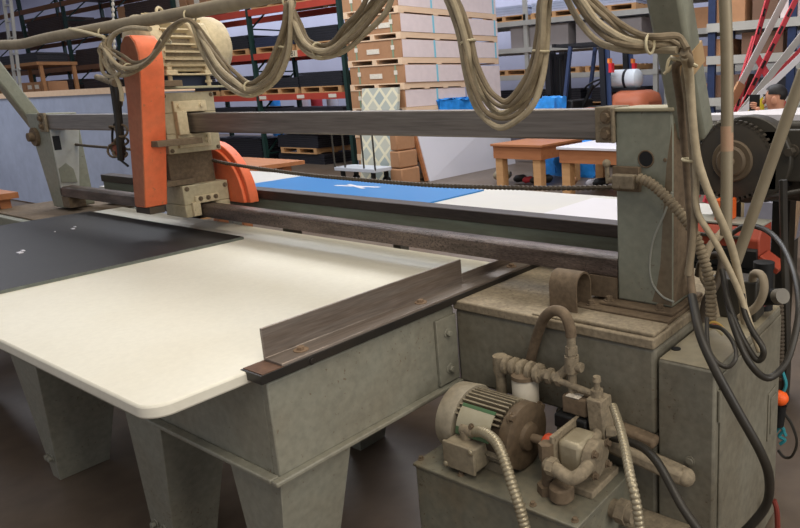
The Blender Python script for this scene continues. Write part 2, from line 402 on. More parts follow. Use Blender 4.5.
# ================================================================== machine cabinet
mc = thing('machine_cabinet', 'dusty green-grey steel machine cabinet under the right end of the bridge', 'machine cabinet', (-1.05, 1.95, 0))
XJ = -0.772
m = MB().box(-1.515, XJ, 1.60, 2.32, 0.55, 0.815)
build(m, 'housing', CAB, mc, bevel=0.012)
build(MB().box(-1.12, XJ, 1.602, 2.30, 0, 0.55), 'pedestal', CAB, mc, bevel=0.01)
build(MB().box(-1.515, XJ, 1.592, 2.32, 0.815, 0.846), 'top_plate', DUST, mc, 'dusty tan top plate', bevel=0.005)
build(MB().box(-1.048, XJ - 0.006, 1.606, 1.70, 0.846, 0.858), 'cover_strip', DUST, mc, bevel=0.004)
eb = build(MB().box(XJ + 0.008, -0.598, 1.60, 2.20, 0, 0.788), 'electrical_box', CAB, mc, bevel=0.007)
build(MB().box(XJ + 0.012, -0.602, 1.604, 2.196, 0.7882, 0.7905), 'box_lid', mat('lid_dust', (150, 142, 120), 0.6, dirt=(118, 104, 80), amount=0.7, scale=5, fine=40, fine_amt=0.12), eb)
m = MB().box(-0.598, -0.591, 1.63, 2.185, 0.02, 0.765)
build(m, 'side_door', CAB, eb, bevel=0.003)
for z in (0.14, 0.68): build(MB().cyl((-0.593, 1.622, z - 0.045), (-0.593, 1.622, z + 0.045), 0.006, seg=10), 'hinge', CAB, eb)
m = MB()
m.box(-0.591, -0.586, 2.06, 2.15, 0.36, 0.53); m.box(-0.586, -0.582, 2.075, 2.135, 0.38, 0.51)
build(m, 'latch_plate', CAB, eb, bevel=0.002)
p = at_z(676, 349, 0.7905)
build(MB().lathe(p, (0, 0, 1), [(0, 0.014), (0.002, 0.014)], 18), 'cable_hole', DARK, eb)
p = at_y(690, 461, 1.60)
build(MB().lathe((p.x, 1.60, p.z), (0, -1, 0), [(0, 0.015), (0.004, 0.015), (0.004, 0.011), (0.006, 0.009)], 18), 'plug', CAB, eb)
m = MB(); a = at_y(600, 438, 1.56); b = at_y(686, 477, 1.56)
m.bar(a, b, 0.05, 0.042); m.sphere(b, 0.026, seg=14); m.box(a.x + 0.1, a.x + 0.14, 1.56, 1.602, a.z - 0.02, a.z + 0.015)
build(m, 'lower_bar', DUST, mc, bevel=0.012)
m = MB(); a = at_y(600, 420, 1.575); b = at_y(657, 443, 1.575)
m.bar(a, b, 0.045, 0.03)
build(m, 'upper_bar', RUST, mc, bevel=0.01)
build(MB().prism([(-0.82, 1.598, 0.30), (-0.66, 1.598, 0.30), (-0.74, 1.50, 0.30), (-0.82, 1.50, 0.30)], (0, 0, 0.006)), 'gusset', DUST, mc)
# inverted U bracket on the top plate
prof = []
y0, z0, wdt, h, t = 1.66, 0.852, 0.075, 0.115, 0.006
def upro(w, hh):
    q = [(-w, 0.0)]
    for i in range(13):
        an = math.pi - i * math.pi / 12; q.append((w * math.cos(an), hh + w * math.sin(an)))
    q.append((w, 0.0)); return q
o_, i_ = upro(0.045, 0.075), upro(0.039, 0.075)
poly = [(-1.168, y0 + 0.05 + a, z0 + b) for a, b in o_] + [(-1.168, y0 + 0.05 + a, z0 + b) for a, b in i_[::-1]]
build(MB().prism(poly, (0.10, 0, 0)), 'arched_guard', RUST, mc, 'rusty bent sheet arch')
m = MB().box(-1.19, -1.05, 1.60, 1.80, 0.846, 0.852)
build(m, 'guard_foot', DUST, mc, bevel=0.002)

# ================================================================== bridge with its rails
br = thing('saw_bridge', 'long steel bridge of two rails between green-grey posts above the cream table', 'saw bridge', (-1.0, 1.9, 0.846))
m = MB().box(-1.11, -0.785, 1.715, 2.0, 0.846, 0.858).box(-1.04, -0.79, 1.755, 1.99, 0.858, 0.868)
bp_ = build(m, 'base_plate', RUST, br, bevel=0.003)
for (x, y) in ((-1.015, 1.775), (-0.84, 1.775), (-0.80, 1.93), (-1.06, 1.74)):
    build(MB().bolt((x, y, 0.868 if x > -1.05 else 0.858), (0, 0, 1), 0.011, 0.012), 'bolt', RUST, bp_)
po = build(MB().box(-0.998, -0.812, 1.80, 1.975, 0.868, 1.455), 'post', GREENL, br, bevel=0.007)
rs = [(-0.8125, 1.7996, 1.42), (-0.8125, 1.7996, 0.875), (-0.878, 1.7996, 0.88), (-0.862, 1.7996, 0.93), (-0.85, 1.7996, 1.0), (-0.843, 1.7996, 1.12), (-0.838, 1.7996, 1.2), (-0.83, 1.7996, 1.3)]
build(MB().prism(rs, (0, 0.0008, 0)), 'rust_stain', RUSTS, po, 'brown rust stain down the right edge')
build(MB().box(-0.8126, -0.8114, 1.81, 1.965, 0.88, 1.42), 'rust_stain', RUST, po, 'brown rust on the right side')
build(MB().box(-1.008, -0.805, 1.792, 1.983, 1.455, 1.466), 'post_cap', mat('cap_dust', (176, 168, 142), 0.7, dirt=(150, 140, 110), amount=0.5, scale=8), po, bevel=0.003)
p = at_y(646, 159, 1.80)
build(MB().lathe((p.x, 1.7995, p.z), (0, -1, 0), [(0, 0.023), (0.001, 0.023)], 24), 'post_hole', DARK, po)
build(MB().torus((p.x, 1.799, p.z), (0, 1, 0), 0.0245, 0.0025), 'hole_rim', RUST, po)
p = at_y(665, 160, 1.80)
build(MB().lathe((p.x, 1.80, p.z), (0, -1, 0), [(0, 0.006), (0.003, 0.005)], 12), 'rivet', RUST, po)
# drawn scuff arc on the post: a thin worn line
sc = px(1.7985, (672, 192), (664, 215), (654, 238), (650, 262), (652, 282), (662, 296), (674, 302))
build(MB().tube(sc, 0.0035, 6), 'scuff', mat('scuff', (152, 152, 140), 0.7), po)
build(MB().box(-5.12, -1.06, 1.80, 1.885, 1.37, 1.463), 'upper_rail', STEEL, br, bevel=0.006)
m = MB().box(-1.064, -0.998, 1.792, 1.90, 1.362, 1.47).box(-1.006, -0.994, 1.785, 1.80, 1.362, 1.468)
rb = build(m, 'rail_bracket', DUST, br, bevel=0.004)
for z in (1.39, 1.44): build(MB().bolt((-1.022, 1.792, z), (0, -1, 0), 0.014, 0.014), 'bolt', RUST, rb)
m = MB().prism([(-5.12, 1.80, 0.94), (-5.12, 1.80, 0.995), (-5.12, 1.812, 1.004), (-5.12, 1.868, 1.004), (-5.12, 1.88, 0.995), (-5.12, 1.88, 0.94)], (4.122, 0, 0))
build(m, 'lower_rail', RAILT, br, bevel=0.002)
for x in (-1.10, -5.1): build(MB().box(x, x + 0.1, 1.795, 1.89, 0.869, 0.938), 'rail_support', RUST, br)
m = MB().box(-5.12, -1.0, 2.05, 2.13, 1.0, 1.048)
build(m, 'rear_rail', mat('rear_rail', (72, 62, 56), 0.5, 0.3, dirt=(40, 34, 32), amount=0.7, scale=3, stretch=(0.6, 4, 4), fine=30, fine_amt=0.2), br, 'dark greasy rail', bevel=0.004)
m = MB().box(-5.12, -1.0, 2.06, 2.12, 0.88, 1.0)
build(m, 'rear_beam', mat('beam_green', (118, 128, 114), 0.5, dirt=(84, 80, 68), amount=0.8, scale=5, stretch=(0.6, 4, 4)), br, bevel=0.004)
for x in (-1.2, -5.12): build(MB().box(x, x + 0.12, 2.04, 2.15, 0.862, 0.88), 'beam_foot', RUST, br)
# left post: tapered front, plate behind
m = MB().hexa([(-5.27, 1.80, 0.86), (-5.43, 1.80, 1.47), (-5.27, 1.98, 0.86), (-5.43, 1.98, 1.47), (-5.10, 1.80, 0.86), (-5.12, 1.80, 1.47), (-5.10, 1.98, 0.86), (-5.12, 1.98, 1.47)])
lp = build(m, 'post', GREENL, br, bevel=0.006)
m = MB().hexa([(-5.104, 1.80, 0.96), (-5.104, 1.80, 1.37), (-5.104, 1.90, 0.96), (-5.104, 1.965, 1.37), (-5.09, 1.80, 0.96), (-5.09, 1.80, 1.37), (-5.09, 1.90, 0.96), (-5.09, 1.965, 1.37)])
sp_ = build(m, 'side_plate', mat('pale_plate', (182, 184, 178), 0.5, dirt=(150, 146, 134), amount=0.7, scale=6), br, 'pale plate', bevel=0.003)
p = at_x(56, 143, -5.09)
build(MB().box(-5.09, -5.088, p.y - 0.015, p.y + 0.025, p.z - 0.045, p.z + 0.045), 'slot', DARK, sp_)
build(MB().prism([(-5.0895, 1.805, 1.03), (-5.0895, 1.895, 1.02), (-5.0895, 1.885, 1.11), (-5.0895, 1.85, 1.15), (-5.0895, 1.805, 1.12)], (0.008, 0, 0)), 'wear_plate', GREENL, sp_)
m = MB().box(-5.2, -5.10, 1.785, 1.80, 1.355, 1.475)
rb = build(m, 'rail_bracket', DUST, br, bevel=0.004)
for z in (1.39, 1.44): build(MB().bolt((-5.15, 1.785, z), (0, -1, 0), 0.016, 0.014), 'bolt', RUST, rb)
p = at_y(33, 137, 1.78)
build(MB().lathe((p.x, 1.80, p.z), (0, -1, 0), [(0, 0.06), (0.02, 0.06), (0.02, 0.03), (0.05, 0.028)], 16), 'boss', RUST, lp)
# leaning arms that carry the overhead pole
def arm(x, parent, w):
    m = MB().bar((x, 1.880, 1.385), (x, 1.52, 2.15), w, 0.085)
    return build(m, 'support_arm', GREENL, parent, bevel=0.012)
arm(-0.78, br, 0.098); arm(-5.485, br, 0.10)

d = (Vector((-0.78, 1.52, 2.15)) - Vector((-0.78, 1.880, 1.385))).normalized(); c0 = Vector((-0.78, 1.880, 1.385)) + d * 0.235
build(MB().bar(c0 - d * 0.03 + Vector((.026, 0, 0)), c0 + d * 0.03 + Vector((.026, 0, 0)), 0.05, 0.088), 'tape_band', mat('masking_tape', (182, 156, 118), 0.8, dirt=(170, 130, 84), amount=0.6, scale=12), br, 'tan tape wound round the right arm')
# overhead pole
pts = [(-6.2, 1.50, 1.80), (-5.0, 1.50, 1.853), (-4.3, 1.50, 1.835), (-3.6, 1.5, 1.857), (-2.6, 1.5, 1.865), (-1.6, 1.5, 1.88), (-0.6, 1.5, 1.89)]
build(MB().tube([at_y(-40, 46, 1.5), at_y(0, 45, 1.5), at_y(22, 44, 1.5), at_y(48, 38, 1.5), at_y(100, 28.5, 1.5), at_y(180, 14, 1.5), at_y(262, -2, 1.5), (-1.5, 1.5, 1.885), (-0.6, 1.5, 1.90)], 0.026, 12), 'overhead_pole', POLE, br)
# drive chain
ch = [at_y(42, 139, 1.93), at_y(80, 145, 1.93), at_y(115, 148, 1.93)]
ch2 = [at_y(195, 156, 1.93), at_y(230, 164, 1.93), at_y(300, 174, 1.93), at_y(352, 179, 1.93), at_y(420, 184.5, 1.93), at_y(480, 187, 1.93), at_y(532, 188, 1.93), at_y(580, 188, 1.93), at_y(616, 187, 1.93)]
tag(build(MB().ribbed(ch + [at_y(160, 152, 1.93)] + ch2, 0.0095, 0.02, 6, 0.35), 'drive_chain', mat('chain', (92, 82, 68), 0.6, 0.3, dirt=(60, 50, 42), amount=0.6, scale=20), None), 'dark roller chain sagging along the bridge behind the upper rail', 'chain')

# limit switch on the post with its conduit
ls = thing('limit_switch', 'dusty limit switch box on the front of the right post', 'switch', at_y(625, 187, 1.8))
a, b = at_y(614, 187, 1.79), at_y(639, 172, 1.79)
build(MB().box(a.x + .01, b.x, 1.755, 1.7985, a.z, b.z - 0.006), 'switch_box', DUST, ls, bevel=0.005)
build(MB().box(a.x, b.x + 0.004, 1.78, 1.7988, a.z - 0.01, b.z + 0.015), 'mount_plate', RUST, ls, bevel=0.002)
p = at_y(608, 180, 1.775)
m = MB().cyl((a.x + .01, 1.775, p.z), (p.x, 1.775, p.z), 0.009).cyl((p.x, 1.775, p.z - .01), (p.x - 0.004, 1.775, p.z + 0.045), 0.007).sphere((p.x - 0.004, 1.775, p.z + 0.05), 0.013)
build(m, 'roller_lever', DUST, ls)
pp = px(1.765, (638, 178), (650, 183), (664, 195), (680, 213), (693, 231), (703, 257), (709, 280), (711, 300), (711, 322))
tag(build(MB().ribbed(pp, 0.0165, 0.013, 10, 0.22), 'flexible_conduit', CABLE2), 'dusty corrugated conduit arching off the limit switch down the right post', 'conduit')

# ================================================================== carriage
ca = thing('saw_carriage', 'saw carriage with orange belt cover and cream motor on the bridge rails', 'saw carriage', (-3.52, 1.85, 0.9))
m = MB().box(-3.64, -3.42, 1.69, 1.955, 1.27, 1.366).box(-3.64, -3.42, 1.69, 1.955, 1.467, 1.565).box(-3.64, -3.42, 1.69, 1.796, 1.366, 1.467).box(-3.64, -3.42, 1.89, 1.955, 1.366, 1.467)
build(m, 'mount_block', BLOCKC, ca, bevel=0.004)
m = MB().box(-3.42, -3.40, 1.735, 1.90, 1.47, 1.525).box(-3.42, -3.40, 1.735, 1.90, 1.295, 1.364).box(-3.42, -3.38, 1.735, 1.785, 1.36, 1.475)
gp = build(m, 'guide_plate', MOTORC, ca, bevel=0.004)
for (y, z) in ((1.76, 1.50), (1.87, 1.50), (1.76, 1.32), (1.82, 1.32), (1.88, 1.32), (1.88, 1.345)):
    build(MB().bolt((-3.40, y, z), (1, 0, 0), 0.009, 0.008), 'bolt', MOTORC, gp)
m = MB()
for (y, z) in ((1.705, 1.285), (1.94, 1.285), (1.705, 1.55), (1.94, 1.55)): m.bolt((-3.42, y, z), (1, 0, 0), 0.007, 0.006)
build(m, 'cover_screw', RUST, ca)
build(MB().box(-3.62, -3.47, 1.70, 1.93, 1.105, 1.27), 'neck_plate', RUST, ca, bevel=0.003)
m = MB().box(-3.62, -3.42, 1.725, 1.963, 1.008, 1.108).box(-3.62, -3.42, 1.725, 1.796, 0.945, 1.008).box(-3.62, -3.42, 1.884, 1.963, 0.945, 1.008)
lg = build(m, 'lower_guide', BLOCKC, ca, bevel=0.005)
m = MB().box(-3.42, -3.405, 1.775, 1.90, 1.012, 1.05).box(-3.42, -3.40, 1.755, 1.794, 0.95, 1.02)
build(m, 'guide_plate', MOTORC, lg, bevel=0.003)
for (y, z) in ((1.80, 1.035), (1.84, 1.035), (1.88, 1.035), (1.745, 1.09), (1.945, 1.085)):
    build(MB().bolt((-3.405 if z < 1.05 else -3.42, y, z), (1, 0, 0), 0.008, 0.008), 'bolt', RUST, lg)
# belt cover: flat face at y=1.55, side bands towards +x
YC, TC = 1.55, 0.105
out = [(121, 53), (121.5, 44), (125, 36), (130, 35), (135, 42), (138.5, 53), (140.5, 68), (142, 110), (144, 160), (145.5, 208), (136, 207), (132, 160), (127.6, 100), (124, 72)]
face = [at_y(u, v, YC) for u, v in out]
face = [Vector((p.x, YC, p.z)) for p in face]
cov = build(MB().prism(face, (0, TC, 0)), 'belt_cover', ORANGE, ca, 'orange belt cover', bevel=0.004, angle=50)
# added sheet just proud of the cover: duller orange paints its less lit front
cx0 = sum((p for p in face), Vector()) / len(face)
build(MB().prism([cx0 + (p - cx0) * 0.985 + Vector((0, -0.004, 0)) for p in face], (0, 0.0036, 0)), 'face_shade_sheet', ORANGE_SHADE, cov, 'dull orange sheet painting the shade on the cover front')
p = at_y(143, 208, YC)
build(MB().box(p.x - 0.12, p.x + 0.02, 1.57, 1.64, p.z - 0.035, p.z), 'spindle_nose', DARKM, ca)
for (u, v, L) in ((147, 84, 1), (152, 186, 1), (158, 144, 0)):
    q = at_y(u, v, 1.6)
    m = MB().box(q.x - 0.05, q.x + 0.028, 1.585, 1.80 if v > 100 else 1.75, q.z - 0.014, q.z + 0.014)
    build(m, 'clamp_strap', RUST, ca, bevel=0.002)
# motor
XM, ZM, RM = -3.52, 1.792, 0.134
mo = build(MB().lathe((XM, 1.70, ZM), (0, 1, 0), [(0, RM * 0.82), (0.01, RM * 0.92), (0.30, RM * 0.92)], 40), 'motor', DUST, ca)
m = MB()
for k in range(26):
    an = 2 * math.pi * k / 26
    if -2.0 < math.atan2(math.sin(an), math.cos(an)) < -1.1: continue
    d = Vector((math.cos(an), 0, math.sin(an)))
    m.bar(Vector((XM, 1.72, ZM)) + d * RM * 1.01, Vector((XM, 1.95, ZM)) + d * RM * 1.01, 0.007, 0.034, up=d)
build(m, 'cooling_fin', MOTORC, mo, kind='stuff')
build(MB().lathe((XM, 1.945, ZM), (0, 1, 0), [(0, RM * 1.05), (0.01, RM * 1.1), (0.10, RM * 1.1), (0.125, RM * 1.02), (0.14, RM * 0.85), (0.148, RM * 0.6), (0.15, 0.001)], 40), 'fan_cowl', MOTORC, mo)
build(MB().lathe((XM, 1.655, ZM), (0, 1, 0), [(0, RM * 0.55), (0.004, RM * 0.9), (0.02, RM * 1.05), (0.075, RM * 1.05)], 40), 'end_bell', MOTORC, mo)
m = MB().hexa([(XM + 0.105, 1.86, ZM - 0.02), (XM + 0.08, 1.84, ZM + 0.11), (XM + 0.105, 1.96, ZM - 0.02), (XM + 0.08, 1.95, ZM + 0.11),
               (XM + 0.185, 1.88, ZM - 0.005), (XM + 0.14, 1.85, ZM + 0.10), (XM + 0.185, 1.95, ZM - 0.005), (XM + 0.14, 1.94, ZM + 0.10)])
build(m, 'terminal_box', MOTORC, mo, bevel=0.008)
m = MB()
for y in (1.75, 1.94):
    m.box(XM - 0.10, XM + 0.13, y - 0.028, y + 0.028, 1.650, 1.672); m.box(XM + 0.06, XM + 0.11, y - 0.012, y + 0.012, 1.672, 1.71)
m.box(XM - 0.1, XM + 0.135, 1.72, 1.97, 1.646, 1.654)
build(m, 'motor_foot', MOTORC, mo, bevel=0.004)
m = MB().box(XM - 0.15, XM + 0.14, 1.66, 2.0, 1.583, 1.594)
build(m, 'motor_plate', mat('plate_dust', (170, 166, 136), 0.7, dirt=(130, 124, 96), amount=0.6, scale=8), ca, bevel=0.002)
m = MB()
for y in (1.75, 1.94):
    m.cyl((XM + 0.10, y, 1.594), (XM + 0.10, y, 1.648), 0.010).lathe((XM + 0.10, y, 1.61), (0, 0, 1), [(0, 0.018), (0.012, 0.018)], 6)
    m.cyl((XM - 0.08, y, 1.594), (XM - 0.08, y, 1.648), 0.010)
build(m, 'jack_screw', MOTORC, ca)
build(MB().box(XM - 0.10, XM + 0.06, 1.72, 1.96, 1.594, 1.645), 'slide_block', mat('blue_dark', (44, 54, 78), 0.5), ca)
build(MB().torus((XM, 1.80, ZM + RM + 0.02), (1, 0.6, 0), 0.026, 0.007).cyl((XM, 1.8, ZM + RM - 0.02), (XM, 1.80, ZM + RM), 0.012), 'lifting_eye', MOTORC, mo)
# blade guard: half disc with rim
def disc(y, R, x0, z0, n=28):
    return [(x0 + R * math.cos(math.pi * i / n), y, z0 + R * math.sin(math.pi * i / n)) for i in range(n + 1)]
gd = build(MB().prism(disc(1.985, 0.315, -3.585, 0.99), (0, 0.05, 0)), 'blade_guard', ORANGE, ca, bevel=0.004)
build(MB().prism(disc(1.968, 0.285, -3.585, 0.99), (0, 0.0168, 0)), 'guard_face', ORANGE, gd, bevel=0.004)
# hoses hanging at the front of the cover
def hose(y, pts, r, name='hose', material=None, parent=None, seg=8):
    return build(MB().tube(px(y, *pts), r, seg), name, material or HOSE, parent)
hh = thing('hose_cluster', 'cluster of dark air and water hoses hanging left of the orange cover', 'hoses', at_y(118, 160, 1.6))
for k, (pts, r) in enumerate((([(108, 62), (113, 85), (116, 105), (119, 130), (121, 160)], .017), ([(112, 70), (118, 90), (119, 112), (122, 140)], .014), ([(112, 75), (117, 92), (120, 103), (116, 108)], .014),
              ([(119, 118), (113, 128), (113, 145), (119, 158), (128, 166)], .006), ([(117, 120), (121, 135), (124, 150), (122, 160)], .009))):
    build(MB().tube(px(1.62 + 0.01 * k, *pts), r, 8), 'hose', HOSE if k != 2 else CABLE2, hh)
m = MB()
random.seed(3)
for k in range(9):
    q = at_y(113 + random.random() * 10, 128 + random.random() * 28, 1.62 + random.random() * 0.04)
    m.torus(q, (random.random() - .5, random.random() - .5, random.random() - .5), 0.03, 0.006, 14, 6)
build(m, 'fitting', RUST, hh)
build(MB().cyl(at_y(97, 77, 1.62), at_y(116, 83, 1.62), 0.014, 0.02), 'nozzle', DUST, hh)
build(MB().cyl(at_y(116, 142, 1.64), at_y(119, 156, 1.64), 0.022), 'valve', mat('valve_red', (140, 74, 54), 0.6, dirt=(100, 70, 50), amount=.5, scale=15), hh)

# ================================================================== festoon cables
fe = thing('festoon_cable', 'bundle of tan cables looping in festoons below the overhead pole to the right arm', 'cables', (-2.2, 1.46, 1.3))
LOOPS = [
 ([(101, 46), (101, 52), (112, 70), (126, 74), (146, 64), (160, 48), (174, 28), (190, 21)], [(103, 42), (108, 48), (122, 58), (134, 64), (150, 58), (160, 42), (172, 27), (190, 20)]),
 ([(190, 25), (202, 48), (215, 72), (228, 84), (244, 94), (259, 91), (277, 77), (287, 52), (290, 30), (291, 2)], [(193, 21), (208, 42), (222, 61), (235, 75), (248, 84), (257, 82), (268, 70), (280, 43), (285, 24), (288, 3)]),
 ([(290, 2), (292, 25), (300, 44), (315, 55), (331, 55), (347, 46), (362, 34), (382, 12), (392, -6), (398, -20)], [(294, 2), (298, 22), (307, 40), (321, 47), (333, 43), (345, 30), (360, 13), (372, -4), (384, -20), (396, -24)]),
 ([(398, -20), (430, -26), (445, -6), (459, 30), (466, 68), (473, 95), (484, 114), (500, 124), (518, 117), (531, 103), (540, 82), (545, 50), (549, -4)], [(400, -24), (436, -30), (454, -4), (464, 20), (471, 45), (476, 68), (487, 90), (498, 102), (508, 103), (520, 92), (532, 68), (539, 35), (543, -4)]),
 ([(549, -6), (560, -18), (571, 0), (584, 23), (606, 42), (633, 49), (651, 48), (678, 50)], [(546, -8), (570, -22), (590, 0), (614, 22), (636, 36), (655, 38), (674, 38), (686, 49)]),
]
YFE = 1.46
for k, f_ in enumerate((0.0, 0.28, 0.52, 0.76, 1.0)):
    pts = []
    for li, (A, B) in enumerate(LOOPS):
        n = len(A)
        nb = [B[min(int(round(i * (len(B) - 1) / (n - 1))), len(B) - 1)] for i in range(n)]
        for i, (a, b) in enumerate(zip(A, nb)):
            if li and i == 0: continue
            w = -0.15 + 1.3 * f_ + 0.05 * math.sin(3.1 * i + 2.3 * k + li)
            dy = 0.022 * math.sin(1.7 * k + 0.6 * i) + (0.05 if li == 4 and i > n - 3 else 0)
            pts.append(at_y(a[0] + (b[0] - a[0]) * w, a[1] + (b[1] - a[1]) * w, YFE + dy))
    build(MB().tube(pts, (0.0085, 0.007, 0.009, 0.0065, 0.008)[k], 8, 5), 'cable', (CABLE, CABLE3, CABLE, CABLE2, CABLE3)[k], fe)
def tie(pts2d, y, r=0.0045):
    build(MB().tube(px(y, *pts2d), r, 6), 'cable_tie', TIE, fe)
def tie_ring(u, v, y, R, d):
    build(MB().torus(at_y(u, v, y), d, R * 0.66, 0.0035, 20, 6), 'cable_tie', TIE, fe)
tie_ring(128, 68, YFE, 0.028, (1, 0, -0.3)); tie_ring(250, 88, YFE, 0.034, (1, 0, 0.1)); tie_ring(283, 46, YFE, 0.032, (0.25, 0, 1))
tie_ring(318, 50, YFE, 0.034, (1, 0, 0)); tie_ring(468, 42, YFE, 0.03, (-0.25, 0, 1)); tie_ring(541, 51, YFE, 0.03, (0.1, 0, 1)); tie_ring(650, 44, YFE, 0.032, (1, 0, 0)); tie_ring(166, 41, YFE, 0.028, (.7, 0, .8))
tie_ring(190, 16, 1.49, 0.036, (1, 0, 0.1)); tie_ring(104, 33, 1.49, 0.034, (1, 0, 0)); tie_ring(289, 2, 1.48, 0.036, (1, 0, 0))
tie([(70, 29), (85, 32), (104, 37)], 1.46, 0.008)
# extra loops in the left clump
for pts, r in (([(104, 40), (101, 55), (103, 72), (112, 77), (120, 72), (121, 62)], .008), ([(106, 38), (105, 52), (110, 66), (116, 76), (121, 90), (122, 101)], .009), ([(150, 29), (130, 28), (116, 33), (110, 42), (110, 56), (114, 66)], .010), ([(103, 44), (108, 60), (110, 68)], .007)):
    build(MB().tube(px(1.47, *pts), r, 8), 'cable', CABLE, fe)

def strand(label, pts, r, material=CABLE, name='cable', rib=False, group=None, cat='cable'):
    P3 = [at_y(u, v, y) for u, v, y in pts]
    m = MB().ribbed(P3, r, 0.012, 10) if rib else MB().tube(P3, r, 10)
    return build(m, name, material, None, label, cat=cat, group=group)
# cables dropping down the right post
dc = thing('drop_cable', 'tied bundle of tan cables dropping from the right arm down past the post', 'cables', at_y(700, 330, 1.72))
for pts, r, mm in (
    ([(686, 49, 1.50), (688, 58, 1.55), (676, 66, 1.60), (680, 100, 1.66), (683, 132, 1.69), (686, 160, 1.70), (688, 189, 1.71), (691, 230, 1.70), (690, 272, 1.68), (696, 315, 1.64)], .0105, RUST),
    ([(684, 52, 1.49), (690, 62, 1.54), (685, 72, 1.60), (689, 110, 1.66), (693, 159, 1.67), (695, 200, 1.67), (693, 240, 1.67), (688, 275, 1.67)], .010, CABLE2),
    ([(684, 56, 1.50), (687, 66, 1.56), (690, 90, 1.62), (696, 150, 1.64), (704, 180, 1.65), (714, 205, 1.66), (731, 245, 1.70), (741, 289, 1.75), (745, 323, 1.78)], .011, CABLE),
    ([(690, 66, 1.62), (694, 130, 1.65), (696, 180, 1.66), (698, 213, 1.66), (717, 245, 1.68), (738, 289, 1.72), (751, 327, 1.72), (760, 352, 1.7)], .009, CABLE)):
    build(MB().tube([at_y(*p) for p in pts], r, 10), 'cable', mm, dc)
for (u, v, y, R, d) in ((691, 160, 1.67, .03, (0.1, 0, 1)), (684, 62, 1.56, .042, (0.3, 0.2, 1))):
    build(MB().torus(at_y(u, v, y), d, R * 0.75, 0.004, 20, 6), 'cable_tie', TIE, dc)
build(MB().tube(px(1.60, (672, 56), (668, 62), (667, 72), (672, 66), (664, 74)), .004, 6), 'cable_tie', TIE, dc)

# upright and leaning pipes of the control stand
pipe = tag(build(MB().tube([at_y(724, -30, 1.75), at_y(727, 60, 1.75), at_y(727, 150, 1.75), at_y(726, 235, 1.75)], 0.0165, 12), 'conduit_pipe', GALV), 'upright galvanised conduit pipe standing right of the post', 'pipe')
pa, pb = at_y(727, 126, 1.75), at_y(727, 151, 1.75)
m = MB(); m.cyl(pa, pb, 0.0168, seg=12)
build(m, 'pink_sticker', mat('pink_sticker', (164, 124, 100), 0.7, dirt=(170, 150, 120), amount=0.8, scale=20), pipe, 'worn pink sticker')
build(MB().cyl(at_y(804, 70, 1.85), at_y(736, 262, 1.85), 0.0165, seg=12), 'brace_pipe', GALV, None, 'slanting dusty pipe crossing at the right edge in front of the black gear', cat='pipe')

# black hoses over the electrical box
strand('thick black hose hanging down the front right corner of the cabinet to the floor', [(692, 296, 1.62), (700, 334, 1.53), (715, 369, 1.50), (736, 408, 1.50), (760, 451, 1.52), (769, 477, 1.56), (767, 503, 1.6), (752, 524, 1.6), (735, 540, 1.6)], .0125, HOSE, 'hose', cat='hose')
strand('black hose from behind the red box sagging in a wide loop over the cabinet', [(728, 236, 2.3), (745, 226, 2.3), (761, 228, 2.25), (774, 236, 2.15), (786, 252, 2.05), (796, 280, 1.9), (799, 310, 1.8), (793, 343, 1.74), (784, 366, 1.70), (767, 378, 1.66), (749, 362, 1.62), (735, 330, 1.66), (728, 305, 1.72), (724, 280, 1.76)], .0095, HOSE, 'hose', cat='hose')
strand('black hose making a narrow tight loop on the cabinet side', [(742, 290, 1.76), (744, 310, 1.72), (752, 330, 1.68), (762, 346, 1.66), (763, 356, 1.66), (757, 360, 1.66), (748, 348, 1.66), (737, 326, 1.68), (728, 300, 1.72), (722, 270, 1.78)], .0085, HOSE, 'hose', cat='hose')
strand('thin black cable coiled in a small ring on top of the cabinet front corner', [(707, 318, 1.66), (708, 345, 1.6), (716, 361, 1.57), (728, 367, 1.57), (736, 357, 1.59), (733, 342, 1.63), (722, 329, 1.66), (710, 326, 1.7)], .006, HOSE, 'cable')
strand('grey curved rubber hose behind the loose cables on the cabinet top', [(740, 318, 1.95), (757, 306, 1.95), (764, 290, 1.95), (762, 276, 1.97), (754, 274, 2.0), (752, 284, 2.02)], .013, mat('grey_hose', (140, 128, 108), .7, dirt=(110, 96, 74), amount=.6, scale=9), 'hose', cat='hose')
strand('dark rubber hose curving up behind the post base', [(702, 322, 1.86), (706, 300, 1.88), (716, 285, 1.92), (722, 262, 1.95), (716, 255, 1.97), (702, 262, 1.98), (698, 275, 2.0)], .012, DARKM, 'hose', cat='hose')
strand('grey rubber hose rising behind the drop cables', [(716, 318, 1.84), (710, 290, 1.86), (703, 274, 1.88), (708, 250, 1.92), (720, 235, 1.98), (728, 225, 2.02)], .013, CABLE2, 'hose', cat='hose')
tw = thing('wire_tail', 'little tangle of coloured wire tails beside the ribbed conduit end', 'wires', at_z(715, 328, .7905))
for k, (c, pts) in enumerate(((mat('wire_yellow', (196, 160, 80), .6), [(706, 326), (713, 322), (720, 325), (726, 332)]), (mat('wire_red', (170, 90, 60), .6), [(707, 328), (714, 325), (722, 329)]), (mat('wire_pale', (190, 176, 140), .6), [(708, 330), (715, 328), (723, 335)]))):
    build(MB().tube(px(1.75 - 0.012 * k, *pts), .004, 6), 'wire', c, tw)

